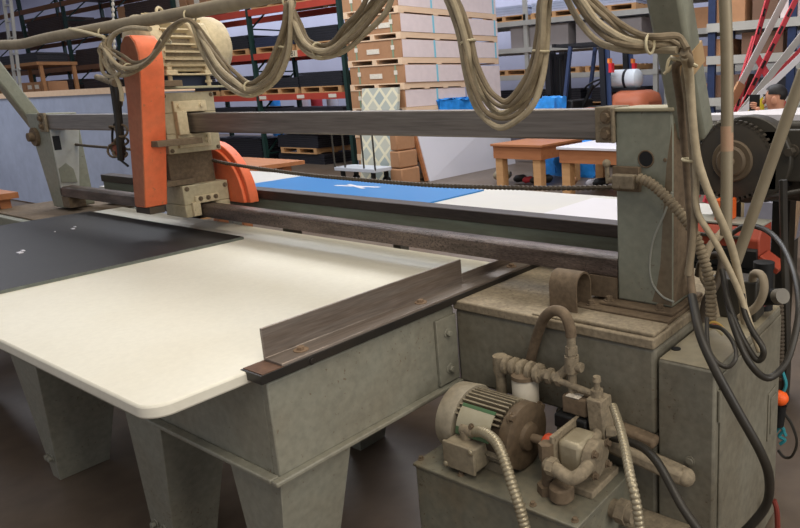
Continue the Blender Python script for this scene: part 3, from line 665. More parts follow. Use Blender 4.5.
# foreground conduits and hose
strand('silver spiral conduit curving down from the pump motor terminal box', [(474, 432, 1.35), (482, 432, 1.33), (491, 437, 1.31), (499, 447, 1.285), (507, 468, 1.26), (513, 488, 1.245), (519, 505, 1.235), (526, 532, 1.23)], .0155, SILVER, 'flexible_conduit', rib=True, cat='conduit')
strand('grey spiral conduit dropping from the valve in front of the tank end', [(613, 406, 1.49), (619, 424, 1.42), (625, 448, 1.34), (630, 475, 1.27), (636, 501, 1.24), (640, 532, 1.23)], .0125, SILVER, 'flexible_conduit', rib=True, cat='conduit')
strand('black hydraulic hose arching from the valve over the right end of the tank', [(606, 436, 1.52), (618, 439, 1.51), (630, 442, 1.49), (645, 449, 1.45), (658, 463, 1.40), (670, 484, 1.36), (683, 508, 1.34), (700, 532, 1.33)], .0115, HOSE, 'hose', cat='hose')

# ================================================================== hydraulic power unit
hp = thing('hydraulic_unit', 'dusty hydraulic power unit with motor and pump on a grey tank by the cabinet', 'hydraulic unit', (-1.13, 1.44, 0))
ZL = 0.43
build(MB().box(-1.428, -0.843, 1.284, 1.585, 0.20, ZL - 0.012), 'tank', TANK, hp, bevel=0.006)
build(MB().box(-1.432, -0.838, 1.278, 1.588, ZL - 0.010, ZL), 'tank_lid', TANK, hp, bevel=0.003)
m = MB()
for x in (-1.40, -0.91): m.box(x, x + 0.05, 1.29, 1.58, 0, 0.20)
build(m, 'skid', TANK, hp)
for (u, v) in ((421, 459), (461, 475), (575, 521), (600, 487), (640, 462), (533, 505)):
    q = at_z(u, v, ZL); build(MB().bolt((q.x, q.y, ZL), (0, 0, 1), 0.007, 0.008), 'lid_bolt', RUST, hp)
# motor, axis along x
YM, ZMm, RR = 1.44, 0.534, 0.096
pm = build(MB().lathe((-1.35, YM, ZMm), (1, 0, 0), [(0, RR * .88), (0.22, RR * .88)], 36), 'motor', DARKM, hp)  # core coloured dark to paint the shade between the fins
m = MB()
for k in range(40):
    an = 2 * math.pi * k / 40
    d = Vector((0, math.cos(an), math.sin(an)))
    if math.sin(an) < -0.75: continue
    if 2.55 < an < 3.5: continue
    m.bar(Vector((-1.33, YM, ZMm)) + d * RR * 0.93, Vector((-1.15, YM, ZMm)) + d * RR * 0.93, 0.005, 0.020, up=d)
build(m, 'cooling_fin', PMOT, pm, kind='stuff')
build(MB().lathe((-1.395, YM, ZMm), (1, 0, 0), [(0, RR * .55), (0.004, RR * .9), (0.014, RR * 1.08), (0.075, RR * 1.13), (0.08, RR * 1.1)], 40), 'fan_cover', mat('fan_cover', (150, 142, 124), .6, dirt=(112, 98, 76), amount=.7, scale=8, fine=50, fine_amt=.15), pm)
m = MB().lathe((-1.145, YM, ZMm), (1, 0, 0), [(0, RR * 1.0), (0.004, RR * 1.03), (0.035, RR * 1.03), (0.038, RR * .95), (0.038, RR * .45), (0.05, RR * .4), (0.055, RR * .22)], 40)
for an in (0.6, 2.2, 3.8, 5.4): m.bolt((-1.125, YM + RR * 1.05 * math.cos(an), ZMm + RR * 1.05 * math.sin(an)), (1, 0, 0), .010, .014)
build(m, 'end_bell', mat('bell_brown', (104, 88, 68), .7, dirt=(76, 62, 46), amount=.7, scale=12, fine=50, fine_amt=.2, bump=.1), pm)
q = MB()
# nameplate: curved sheet on the fins, green ends
def curved(x0, x1, a0, a1, R, n=8):
    P = [(YM + R * math.cos(math.radians(a0 + (a1 - a0) * i / n)), ZMm + R * math.sin(math.radians(a0 + (a1 - a0) * i / n))) for i in range(n + 1)]
    P2 = [(YM + (R - .004) * math.cos(math.radians(a0 + (a1 - a0) * i / n)), ZMm + (R - .004) * math.sin(math.radians(a0 + (a1 - a0) * i / n))) for i in range(n, -1, -1)]
    return MB().prism([(x0, y, z) for y, z in P + P2], (x1 - x0, 0, 0))
npl = build(curved(-1.30, -1.175, 128, 172, RR * 1.06), 'nameplate', PLATE, pm, 'worn motor nameplate with green lower strip')
build(curved(-1.30, -1.175, 164, 177, RR * 1.067), 'nameplate_strip', PLATEG, npl)
build(curved(-1.30, -1.175, 124, 130, RR * 1.067), 'nameplate_strip', PLATEG, npl)
build(MB().bolt((-1.24, YM + RR * 1.07 * math.cos(math.radians(158)), ZMm + RR * 1.07 * math.sin(math.radians(158))), (0, -1, .3), .007, .006), 'screw', RUST, npl)
tb = build(MB().box(-1.315, -1.20, 1.305, 1.375, 0.452, 0.528), 'terminal_box', PMOT, pm, bevel=0.006)
build(MB().box(-1.318, -1.197, 1.297, 1.307, 0.449, 0.531), 'box_lid', PMOT, tb, bevel=0.003)
m = MB()
for (x, z) in ((-1.308, .458), (-1.207, .522)): m.sphere((x, 1.296, z), 0.009, (1, .6, 1), 10)
build(m, 'screw', SILVER, tb)
p0 = at_y(474, 432, 1.35)
build(MB().cyl((p0.x - 0.045, 1.35, p0.z), (p0.x + 0.005, 1.35, p0.z), 0.018).cyl((p0.x - 0.03, 1.35, p0.z - 0.03), (p0.x - 0.03, 1.35, p0.z), 0.02), 'conduit_elbow', DUST, tb)
build(MB().box(-1.30, -1.14, 1.37, 1.41, ZL, ZL + 0.03).box(-1.30, -1.14, 1.48, 1.52, ZL, ZL + 0.03), 'motor_foot', PMOT, pm)
build(MB().cyl((-1.10, YM, ZMm), (-0.985, YM, ZMm), 0.013), 'shaft', RUST, hp)
build(MB().lathe((-1.045, YM, ZMm), (1, 0, 0), [(0, .024), (.004, .027), (.022, .027), (.026, .024)], 12), 'coupling', REDC, hp, 'orange-red shaft coupling')
build(MB().lathe((-1.016, YM, ZMm), (1, 0, 0), [(0, .020), (.025, .020)], 12), 'coupling_half', DUST, hp)
# pump mounting plate and pump
build(MB().box(-0.985, -0.972, 1.375, 1.52, ZL, 0.60), 'pump_plate', DUST, hp, bevel=0.003)
pu = build(MB().box(-0.972, -0.895, 1.392, 1.492, 0.485, 0.585), 'pump', mat('pump_alu', (176, 166, 142), 0.5, 0.3, dirt=(124, 110, 84), amount=0.7, scale=14), hp, bevel=0.014)
m = MB().lathe((-0.895, YM, 0.534), (1, 0, 0), [(0, .054), (.03, .054), (.035, .046)], 8)
build(m, 'pump_head', DUST, pu, bevel=0.003)
for (dy, dz) in ((-.036, -.03), (-.036, .034), (.034, .034), (.034, -.03)): build(MB().bolt((-0.8605, YM + dy, 0.534 + dz), (1, 0, 0), .008, .01), 'pump_bolt', RUST, pu)
# suction elbow and riser
a = at_y(548, 486, 1.37); b = at_y(549, 447, 1.37)
m = MB().cyl((a.x, 1.37, ZL), (a.x, 1.37, ZL + 0.14), 0.016).lathe((a.x, 1.37, ZL), (0, 0, 1), [(0, .031), (.026, .031)], 6).lathe((a.x, 1.37, ZL + 0.105), (0, 0, 1), [(0, .022), (.045, .022)], 6)
build(m, 'riser_pipe', RUST, hp)
pts = [(a.x + .01, 1.355, ZL + .10), (a.x + 0.05, 1.345, ZL + .098), (a.x + 0.095, 1.34, ZL + .09), (a.x + 0.12, 1.352, ZL + .102), (a.x + 0.122, 1.392, ZL + .108)]
m = MB().tube(pts, 0.0185, 12); m.lathe((a.x + .02, 1.35, ZL + .099), (1, 0, 0), [(0, .025), (.022, .025)], 6)
build(m, 'elbow', DUST, hp)
c = at_z(566, 496, ZL)
m = MB().lathe((c.x, c.y - .02, ZL), (0, 0, 1), [(0, .026), (.010, .026), (.010, .035), (.042, .035), (.047, .031), (.049, .001)], 22)
build(m, 'breather_cap', RUST, hp)
build(MB().box(-0.96, -0.865, 1.40, 1.55, ZL, ZL + 0.022), 'pump_foot', DUST, hp, bevel=0.003)
# side fitting on the tank front
q = at_y(634, 509, 1.283); 
q = at_x(613, 508, -0.84)
m = MB().lathe((-0.843, q.y, q.z), (1, 0, 0), [(0, .026), (.02, .026)], 16).lathe((-0.823, q.y, q.z), (1, 0, 0), [(0, .034), (.028, .034)], 6).lathe((-0.795, q.y, q.z), (1, 0, 0), [(0, .024), (.02, .024)], 16)
build(m, 'drain_fitting', DUST, hp)
# filter with its head, manifold and valve (a line along x at y=1.54)
YP = 1.54
q = at_y(525, 380, YP)
build(MB().lathe((q.x, YP, 0.53), (0, 0, 1), [(0, .030), (.006, .042), (.125, .042), (.135, .036)], 24), 'filter_can', WHITEF, hp, 'white oil filter can')
build(MB().cyl((q.x, YP, ZL), (q.x, YP, 0.53), 0.016), 'filter_stem', DARKM, hp)
build(MB().lathe((q.x, YP, 0.664), (0, 0, 1), [(0, .044), (.012, .044), (.02, .03)], 24), 'filter_head', RUST, hp)
zl = 0.69
m = MB(); e0 = at_y(500, 360, YP); 
m.cyl((e0.x, YP, zl), (q.x - .02, YP, zl), 0.020).lathe((e0.x, YP, zl - 0.045), (0, 0, 1), [(0, .017), (.02, .024), (.07, .024)], 12).cyl((e0.x, YP, ZL + .02), (e0.x, YP, zl - .04), 0.017)
for k in range(5): m.lathe((e0.x + 0.018 + k * 0.03, YP, zl), (1, 0, 0), [(0, .021), (.004, .030), (.018, .030), (.022, .021)], 10)
build(m, 'hose_fitting', DUST, hp)
t = at_y(572, 368, YP)
m = MB().cyl((q.x + .02, YP, zl), (t.x - 0.03, YP, zl), 0.016)
for k in range(3): m.lathe((q.x + .05 + k * .035, YP, zl), (1, 0, 0), [(0, .018), (.003, .024), (.018, .024), (.021, .018)], 6)
m.cyl((t.x - .05, YP, zl), (t.x, YP, zl + 0.055), 0.014)
build(m, 'manifold_pipe', DUST, hp)
m = MB().cyl((t.x, YP, ZL + .0), (t.x, YP, zl + 0.15), 0.0135).lathe((t.x, YP, zl + .03), (0, 0, 1), [(0, .022), (.05, .022)], 10).lathe((t.x, YP, zl + .085), (0, 0, 1), [(0, .018), (.025, .018)], 6).cyl((t.x, YP, zl + .05), (t.x + .035, YP, zl + .05), .014)
build(m, 'tee_pipe', DUST, hp)
v = at_y(602, 400, YP)
m = MB().cyl((t.x - .06, YP - .01, zl), (v.x, YP - .01, zl - .02), 0.010)
build(m, 'valve_pipe', DUST, hp)
m = MB().hexa([(v.x - .02, YP - .04, .55), (v.x - .03, YP - .04, .67), (v.x - .02, YP + .02, .55), (v.x - .03, YP + .02, .67), (v.x + .03, YP - .04, .55), (v.x + .02, YP - .04, .67), (v.x + .03, YP + .02, .55), (v.x + .02, YP + .02, .67)])
vb = build(m, 'valve_block', DUST, hp, bevel=0.004)
build(MB().lathe((v.x - .01, YP - .01, .67), (0, 0, 1), [(0, .018), (.02, .018), (.02, .009), (.045, .009), (.045, .013), (.06, .011)], 10), 'valve_knob', DUST, vb)
m = MB().cyl((v.x - .005, YP - .01, .56), (v.x - .005, YP - .01, ZL), .016).cyl((v.x, YP - .015, .575), (-0.89, YM, .56), .016).lathe((v.x + .03, YP - .02, .57), (1, .2, .2), [(0, .02), (.03, .02), (.03, .012), (.05, .012)], 8)
build(m, 'valve_leg', DUST, vb)
build(MB().box(v.x - .12, v.x - .035, YP - .03, YP + .035, .60, .655), 'solenoid', RUST, hp, bevel=0.006)
build(MB().box(v.x - .105, v.x - .06, YP - .031, YP + .0, .6551, .657), 'paper_tag', LABEL, hp)
build(MB().box(v.x - .14, v.x - .03, YP - .045, YP + .03, .555, .598), 'solenoid_coil', DARK, hp, bevel=0.006)
# hose arching from the manifold to the cabinet face
build(MB().tube([(t.x, YP, zl + .14), at_y(570, 328, YP), at_y(564, 314, YP), at_y(553, 311, 1.545), at_y(543, 320, 1.56), at_y(536, 340, 1.575), at_y(530, 362, 1.585)], .0165, 12), 'return_hose', RUST, hp)

# ================================================================== things close behind the bridge
ot = thing('outfeed_table', 'long white topped table behind the bridge with the blue sheet on it', 'table', (-3.7, 3.0, 0))
build(MB().box(-6.1, -1.25, 2.42, 3.52, 0.83, 0.86), 'tabletop', WHITET, ot, bevel=0.003)
for x in (-6.0, -3.8, -1.45):
    for y in (2.5, 3.4): build(MB().box(x, x + 0.08, y, y + 0.08, 0, 0.83), 'leg', GREEN, ot)
build(MB().box(-6.05, -1.3, 2.46, 2.5, 0.74, 0.83).box(-6.05, -1.3, 3.44, 3.48, 0.74, 0.83), 'rail', GREEN, ot)
bs = thing('blue_sheet', 'blue film covered sheet lying on the white table behind the bridge', 'sheet', (-3.9, 2.9, 0.86))
build(MB().box(-4.83, -2.88, 2.5, 3.40, 0.86, 0.868), 'sheet', BLUE, bs)
m = MB(); c = at_z(356, 186.5, 0.868)
m.bar((c.x - .20, c.y - .02, .8685), (c.x + .20, c.y + .04, .8685), .035, .001); m.bar((c.x - .14, c.y + .05, .8692), (c.x + .14, c.y - .05, .8692), .03, .001)
build(m, 'tape_cross', WHITE, bs, 'white tape cross')
tag(build(MB().prism([at_z(590, 219, .861), at_z(618, 221, .861), at_z(618, 207, .861)], (0, 0, .004)), 'offcut', mat('grey_offcut', (120, 124, 130), .5, dirt=(90, 94, 100), amount=.6, scale=6), None), 'grey triangular offcut on the white table next to the right post', 'offcut')
tag(build(MB().box(-2.05, -1.4, 2.75, 3.42, .8605, .866), 'pale_sheet', WHITE, None), 'thin pale sheet on the right end of the white table behind the bridge', 'sheet')
tag(build(MB().box(-7.3, -6.15, 3.35, 4.4, 0.80, 0.84).box(-7.2, -7.1, 3.45, 3.55, 0, .8).box(-6.35, -6.25, 3.45, 3.55, 0, .8).box(-7.2, -7.1, 4.2, 4.3, 0, .8).box(-6.35, -6.25, 4.2, 4.3, 0, .8), 'low_bench', WOODT, None), 'low wooden bench past the left end of the white outfeed table', 'bench')

# tall grey sheet crate behind the left post
gc = thing('sheet_crate', 'tall grey-blue sheet sided crate with a raw wood top rail behind the left post', 'crate', (-10, 4.6, 0))
xa, xb = at_y(-60, 130, 4.0).x, at_y(150, 130, 4.0).x
zt = at_y(60, 96, 4.0).z
build(MB().box(xa, xb, 4.0, 4.03, 0.02, zt).box(xb - .03, xb, 4.03, 4.6, 0.02, zt), 'side_sheet', PANEL, gc)
build(MB().box(xa, xb + .02, 3.985, 4.06, zt, zt + 0.075).box(xb - .05, xb + .02, 4.06, 4.6, zt, zt + .075), 'top_rail', WOODL, gc, 'raw pinkish wood top rail')
for x in (xa + .1, (xa + xb) / 2, xb - .15): build(MB().box(x, x + .09, 4.03, 4.12, 0, zt), 'post', WOOD, gc)
build(MB().box(xa, xb, 4.03, 4.6, 0, .1), 'floor_panel', WOOD, gc)
# small bench with a wood top at the far left, low green cabinet with dusty top beside it
lc = thing('side_cabinet', 'low green cabinet with dusty brown top under the left post', 'cabinet', (-5.1, 1.8, 0))
build(MB().box(-5.75, -4.78, 1.52, 2.25, 0, 0.835), 'housing', GREENL, lc, bevel=0.006)
build(MB().box(-5.70, -4.82, 1.56, 2.2, 0.8352, 0.845), 'dusty_top', RUST, lc, 'brown dusty top', bevel=.003)
cnr = at_z(18, 192, 0.95)
sb = thing('wood_bench', 'orange-brown wooden bench top at the far left behind the black sheet', 'bench', (cnr.x - .5, cnr.y - .2, 0))
build(MB().box(cnr.x - 1.0, cnr.x, cnr.y - 0.6, cnr.y, 0.91, 0.95), 'bench_top', WOODT, sb)
for x in (cnr.x - .95, cnr.x - .1):
    for y in (cnr.y - .55, cnr.y - .1): build(MB().box(x, x + .06, y, y + .06, 0, .91), 'leg', WOODT, sb)
tag(build(MB().ribbed([at_y(113, -20, 1.95), at_y(113, 10, 1.95), at_y(115, 60, 1.95), at_y(116, 78, 1.95)], 0.009, 0.03, 6, .6), 'hanging_chain', mat('chain_pale', (206, 200, 186), .5, .3), None), 'pale link chain hanging left of the orange cover', 'chain')

# machine with black gear at right
gm = thing('gear_machine', 'dark machine with big black sprocket gear right of the post', 'machine', (-0.8, 2.9, 0))
gc_ = at_y(735, 160, 2.55)
build(MB().box(-1.12, -0.35, 2.66, 3.1, 1.06, 1.37), 'gearbox', MACH, gm, bevel=0.02)
build(MB().lathe((gc_.x + .04, 2.56, gc_.z), (0, 1, 0), [(0, .168), (.10, .168)], 40), 'gear_guard', MACH, gm, bevel=.006)
m = MB().lathe((gc_.x, 2.52, gc_.z), (0, 1, 0), [(0, .112), (.006, .142), (.036, .142)], 48)
for k in range(44):
    an = 2 * math.pi * k / 44; d = Vector((math.cos(an), 0, math.sin(an)))
    c = Vector((gc_.x, 2.538, gc_.z)) + d * .145
    m.bar(c - d * .006, c + d * .008, .010, .03, up=(0, 1, 0))
gw = build(m, 'gear', GEAR, gm)
build(MB().lathe((gc_.x, 2.49, gc_.z), (0, 1, 0), [(0, .05), (.008, .058), (.016, .058), (.016, .075), (.026, .08), (.034, .08)], 30), 'gear_hub', HUB, gw)
build(MB().lathe((gc_.x, 2.475, gc_.z), (0, 1, 0), [(0, .018), (.02, .02)], 16), 'shaft_end', RUST, gw)
m = MB()
for k in range(26):
    an = math.radians(95 + k * 7.2); c = Vector((gc_.x + .158 * math.cos(an), 2.53, gc_.z + .158 * math.sin(an)))
    m.cyl(c, c + Vector((0, .025, 0)), .0065, seg=8)
build(m, 'drive_chain', mat('chain_light', (150, 146, 134), .4, .5), gw)
a = at_y(765, 130, 2.58); b = at_y(778, 190, 2.58)
build(MB().box(a.x, b.x, 2.56, 2.66, b.z, a.z).box(b.x, b.x + .35, 2.60, 2.66, b.z + .03, a.z), 'side_plate', MACH, gm, bevel=.005)
p = at_y(790, 152, 2.56); build(MB().bolt((p.x, 2.60, p.z), (0, -1, 0), .016, .05), 'bolt', GEAR, gm)
p = at_y(768, 196, 2.56); build(MB().cyl((p.x, 2.64, p.z - .03), (p.x, 2.64, p.z + .05), .03).box(p.x - .06, p.x + .06, 2.6, 2.68, p.z + .03, p.z + .05), 'grease_fitting', DARK, gm)
for x in (-1.10, -.42):
    build(MB().box(x, x + .07, 2.95, 3.05, 0, 1.06), 'leg', DARK, gm)
tag(build(MB().tube([at_y(826, 190, 2.5), at_y(800, 192, 2.5), at_y(780, 196, 2.5), at_y(765, 199, 2.55)], .013, 10), 'hose', HOSE, None), 'short black hose under the gear machine at the right edge', 'hose')
ws = MB().prism([Vector((-1.12, 2.68, 1.37)), Vector((0.15, 2.68, 1.37)), Vector((0.15, 3.5, 1.37)), Vector((-.85, 3.22, 1.37)), Vector((-1.02, 2.88, 1.37)), Vector((-1.12, 2.8, 1.37))], (0, 0, .022))
tag(build(ws, 'white_slab', WHITE, None), 'big white slab lying on top of the dark gear machine', 'slab')
build(MB().box(-.95, -.35, 3.1, 3.2, 1.30, 1.37).box(-.9, -.82, 3.1, 3.2, 0, 1.3).box(-.45, -.37, 3.1, 3.2, 0, 1.3), 'rear_frame', MACH, gm)
# red control box on a dark stand, black connector
st = thing('equipment_stand', 'dark equipment stand behind the electrical box carrying the red control box', 'stand', (-0.9, 2.6, 0))
build(MB().box(-1.12, -.72, 2.40, 2.56, 0, 0.83), 'stand_body', MACH, st, bevel=.01)
build(MB().box(-1.13, -.71, 2.39, 2.57, 0.83, 0.845), 'stand_top', DARK, st, bevel=.003)
rc = thing('control_box', 'red-orange control box with dark sloped panel behind the hanging cables', 'control box', (-0.88, 2.5, 0.845))
A = at_y(776, 262, 2.42)
m = MB().prism([(-1.06, 2.41, .845), (-1.06, 2.40, .955), (-1.06, 2.43, .995), (-1.06, 2.55, 1.0), (-1.06, 2.55, .845)], (.32, 0, 0))
build(m, 'case', TOOLR, rc, bevel=.006)
build(MB().prism([(-1.055, 2.385, .85), (-1.055, 2.385, .915), (-1.055, 2.409, .925), (-1.055, 2.409, .85)], (.31, 0, 0)), 'dark_panel', DARK, rc)  # black panel, enlarged to also paint the shade hiding the lower front
build(MB().box(-1.02, -.80, 2.385, 2.40, .955, .968), 'handle', MACH, rc, bevel=.003)
build(MB().box(-1.06, -.74, 2.43, 2.55, 1.0, 1.006), 'lid', mat('lid_grey', (150, 150, 140), .5), rc)
m = MB().prism([(-.735, 2.40, .90), (-.665, 2.40, .855), (-.675, 2.40, .835), (-.745, 2.40, .87)], (0, .1, 0))
build(m, 'side_flap', TOOLR, rc, bevel=.003)
oc = at_y(722, 200, 2.45)
tag(build(MB().box(oc.x - .03, oc.x + .03, 2.45, 2.53, 1.0065, oc.z + .0), 'orange_box', mat('bright_orange', (214, 96, 40), .5), None, bevel=.004), 'small bright orange box on top of the red control box', 'box')
cb = at_z(705, 232, .79)
be = thing('connector', 'black electrical connector with red ring and grey end on the cabinet back corner', 'connector', (-.66, 2.1, .79))
q = at_y(760, 298, 2.10); e = at_y(783, 296, 2.02)
build(MB().cyl(q, q.lerp(e, .75), .026, seg=16), 'body', DARK, be)
build(MB().lathe(q.lerp(e, .05), e - q, [(0, .0275), (.012, .0275)], 16), 'red_ring', REDL, be)
build(MB().cyl(q.lerp(e, .75), e, .024, seg=18), 'end_cap', mat('cap_grey', (112, 106, 94), .5), be)
t0 = at_y(764, 288, 2.14); t1 = at_y(764, 262, 2.14)
build(MB().cyl((t0.x, 2.14, .7905), t1, .03, seg=16).cyl(t1 - Vector((0, 0, .02)), t1, .034, seg=16), 'cap_tower', DARK, be)
jb = at_y(728, 300, 2.0)
tag(build(MB().box(jb.x - .06, jb.x + .09, 2.0, 2.09, .7907, jb.z + .07), 'junction_box', MACH, None, bevel=.006), 'grimy junction box among the cables on the cabinet top', 'box')
# clutter hanging at the cabinet's right side
tag(build(MB().tube([at_y(783, 180, 2.35), at_y(784, 240, 2.35), at_y(786, 300, 2.32), at_y(787, 360, 2.3), at_y(784, 400, 2.28), at_y(776, 424, 2.26)], .014, 8), 'hose', HOSE, None), 'straight black hose hanging behind the right edge of the cabinet', 'hose')
tag(build(MB().ribbed([at_y(779, 300, 2.26), at_y(780, 340, 2.26), at_y(779, 380, 2.26)], .016, .014, 8, .25), 'corrugated_tube', DARKM, None), 'dark corrugated tube beside the cabinet right edge', 'tube')
tc_ = thing('cord_tangle', 'teal cord with an orange plug dangling at the cabinet right edge', 'cord', at_y(780, 430, 2.25))
for pts in ([(782, 370), (786, 385), (781, 398), (785, 408)], [(778, 425), (784, 430), (779, 436), (785, 440), (780, 444)], [(776, 432), (781, 427), (786, 436)]):
    build(MB().tube(px(2.25, *pts), .006, 6), 'cord', TEAL, tc_)
build(MB().sphere(at_y(780, 398, 2.24), .03, (1, 1, .9), 14), 'plug', mat('plug_orange', (240, 96, 30), .5), tc_, 'orange plug')
build(MB().cyl(at_y(781, 405, 2.24), at_y(778, 425, 2.24), .02), 'socket', DARK, tc_)
tag(build(MB().tube(px(2.25, (785, 414), (792, 425), (797, 442), (792, 456), (784, 457), (778, 450)), .005, 6), 'cable', HOSE, None), 'thin black cable loop at the right edge of the photo by the floor', 'cable')
tag(build(MB().tube(px(2.0, (774, 500), (777, 512), (778, 540)), .009, 8), 'hose', mat('red_hose', (120, 50, 40), .6), None), 'dull red hose at the bottom right corner', 'hose')
# pale frames and clear panel at right
tag(build(MB().bar(at_y(786, 236, 3.6), at_y(797, 172, 3.6), .04, .03).bar(at_y(792, 238, 3.6), at_y(802, 180, 3.6), .04, .03).bar(at_y(786, 236, 3.6), at_y(794, 238, 3.6), .04, .03), 'leaning_strip', WOODL, None), 'pale wooden frame leaning at the right edge under the gear machine', 'frame')
tag(build(MB().box(-.75, -.1, 3.5, 3.56, 0, .98).box(-.7, -.15, 3.56, 3.7, 0, .05), 'plywood', mat('tan_ply', (150, 128, 96), .8, dirt=(120, 100, 74), amount=.5, scale=4), None), 'brown plywood board standing upright at the right edge', 'board')
cg = thing('plastic_bin', 'grey translucent plastic bin behind the gear machine', 'bin', (-1.3, 4.8, 0))
a = at_y(744, 200, 4.8); b = at_y(782, 236, 4.8)
build(MB().box(a.x, b.x, 4.8, 5.3, 0.3, a.z), 'bin', mat('bin_grey', (120, 120, 134), .3, dirt=(160, 160, 170), amount=.5, scale=6), cg, bevel=.01)
build(MB().box(a.x, b.x, 4.85, 5.25, 0, 0.3), 'crate', MACH, cg)

# ================================================================== pallet racks
def rack(name, label, x0, x1, y0, y1, ztop, levels, up, beam, last=False, group=None, fullwidth=False):
    r = thing('pallet_rack', label, 'rack', ((x0 + x1) / 2, y0, 0), group)
    for x in ([x0, x1] if last else [x0]):
        m = MB().box(x - .045, x + .045, y0, y0 + .08, 0, ztop).box(x - .045, x + .045, y1 - .08, y1, 0, ztop)
        u = build(m, 'upright', up, r)
        m = MB(); n = 0; z = .2
        while z + .9 < ztop:
            m.bar((x, y0 + .06, z), (x, y1 - .06, z + .9), .03, .03); m.bar((x, y0 + .06, z), (x, y1 - .06, z), .03, .03); z += .9
        build(m, 'brace', up, u)
    for z in levels:
        for y in (y0, y1 - .05): build(MB().box(x0 + .047, x1 - .047, y, y + .05, z - .13, z), 'beam', beam, r)
    m = MB()
    return r
LV = [0.86, 1.50, 2.37, 3.29, 4.24]
rkA = rack('a', 'green and red pallet rack bay nearest the carton stack', -14, -11, 9, 10.1, 5.2, LV, RACKG, RACKR, True)
rkB = rack('b', 'green and red pallet rack bay half hidden by the cream motor', -17, -14, 9, 10.1, 5.2, LV, RACKG, RACKR)
LL = [1.65, 2.50, 3.40, 4.30]
for x0, lab in ((-20, 'green rack bay with brown beams hidden mostly behind the orange cover'), (-23, 'green rack bay with brown beams above the crate, next to the orange cover'), (-26, 'green rack bay with brown beams in the upper left corner'), (-29, 'green rack bay at the far left edge of the photo')):
    rack('c', lab, x0, x0 + 3, 9, 10.1, 5.2, LL, RACKG, RACKO)
def text_mesh(s, size, depth, M, name, material, parent):
    cu = bpy.data.curves.new('t', 'FONT'); cu.body = s; cu.size = size; cu.extrude = depth; cu.align_x = 'CENTER'; cu.align_y = 'CENTER'
    o = bpy.data.objects.new('t', cu); S.collection.objects.link(o)
    dg = bpy.context.evaluated_depsgraph_get(); me = bpy.data.meshes.new_from_object(o.evaluated_get(dg))
    bpy.data.objects.remove(o); me.transform(M)
    me.transform(Matrix.Translation(-BASE[parent.name])); me.materials.clear(); me.materials.append(material); me.name = name
    t = bpy.data.objects.new(name, me); S.collection.objects.link(t); t.parent = parent; BASE[t.name] = BASE[parent.name]
    return t
FR = Matrix.Rotation(math.radians(90), 4, 'X')       # upright, facing -y
p = at_y(293, 48.5, 9.0)
build(MB().box(p.x - .13, p.x + .13, 8.99, 9.0, 2.24, 2.37), 'bay_sign', mat('sign_cream', (206, 190, 160), .7), rkA)
text_mesh('B1', .15, .002, Matrix.Translation((p.x, 8.988, 2.305)) @ FR, 'bay_lettering', DARK, rkA)
for u in (262, 300, 332): q = at_y(u, 90, 9.0); build(MB().box(q.x - .12, q.x + .12, 8.992, 9.0, 1.40, 1.47), 'beam_label', LABEL, rkA)

def pallet_bm(w, d, h=.13):
    m = MB()
    for k in range(5): y = -d / 2 + k * (d - .12) / 4; m.box(-w / 2, w / 2, y, y + .12, h - .022, h)
    for k in range(3):
        x = -w / 2 + k * (w - .1) / 2; m.box(x, x + .1, -d / 2, d / 2, .022, h - .022)
    for k in range(3): y = -d / 2 + k * (d - .12) / 2; m.box(-w / 2, w / 2, y, y + .12, 0, .022)
    return m
pallet0 = build(pallet_bm(1.25, 1.0), 'pallet', WOOD); tag(pallet0, 'wooden pallet', 'pallet')
pallet0.location = (0, 0, 0)
_used = [False]
def pallet(x, y, z, label, rz=0, group='wooden pallets in the racks', sx=1, sy=1):
    o = pallet0 if not _used[0] else copy_tree(pallet0)
    _used[0] = True
    o.location = (x, y, z); o.rotation_euler = (0, 0, rz); o.scale = (sx, sy, 1)
    tag(o, label, 'pallet', group); return o
def slab(x0, x1, y0, y1, z0, z1, label, material=SLAB, group='dark slab stacks in the green rack'):
    m = MB(); n = max(1, int((z1 - z0) / .045)); random.seed(int(x0 * 100 + z0 * 10))
    h = (z1 - z0) / n
    for k in range(n):
        j = random.uniform(-.02, .02); m.box(x0 + j, x1 + j, y0, y1, z0 + k * h, z0 + (k + 1) * h - .004)
    return tag(build(m, 'slab_stack', material), label, 'slabs', group)
PLG = 'wooden pallets in the green rack'
lvl = {0: 'floor under the', 1.50: 'lowest shelf of the', 2.37: 'middle shelf of the', 3.29: 'upper shelf of the'}
for bx, bay in ((-14, 'B1 rack bay by the cartons'), (-17, 'rack bay behind the cream motor')):
    for z in (1.50, 2.37, 3.29):
        for x, side in ((bx + .8, 'left'), (bx + 2.2, 'right')):
            if z == 3.29 and bx == -17: continue
            pallet(x, 9.52, z, f'wooden pallet at {side} on {lvl[z]} {bay}', group=PLG, sx=1.03)
            tag(slab(x - .68, x + .68, 9.03, 10.02, z + .13, z + (.44 if side == 'right' else .36) - .02, f'dark slab stack at {side} on {lvl[z]} {bay}', SLAB if (z + x) % 1 > .3 else mat('slab_blue', (40, 46, 70), .4, dirt=(30, 32, 44), amount=.5, scale=3)), None, None)
# floor level in front of / under the B1 bay
tag(slab(-13.7, -12.1, 9.15, 10.0, 0.0, .22, 'dark slab stack on the floor under the rack bay by the cartons'), None)
pallet(-12.9, 9.6, .22, 'wooden pallet on the dark slabs on the floor under the rack', group=PLG)
slab(-13.6, -12.2, 9.1, 10.05, .35, .62, 'dark slab stack on the floor pallet under the rack')
slab(-16.6, -14.4, 9.2, 10.0, 0.0, .5, 'dark slab stack on the floor under the rack bay behind the motor')
slab(-13.85, -11.2, 9.05, 10.05, .86, 1.2, 'wide dark slab stack just above the upper rail under the labelled red beam')
slab(-16.8, -14.2, 9.05, 10.05, .86, 1.22, 'wide dark slab stack just above the upper rail behind the looping cables')
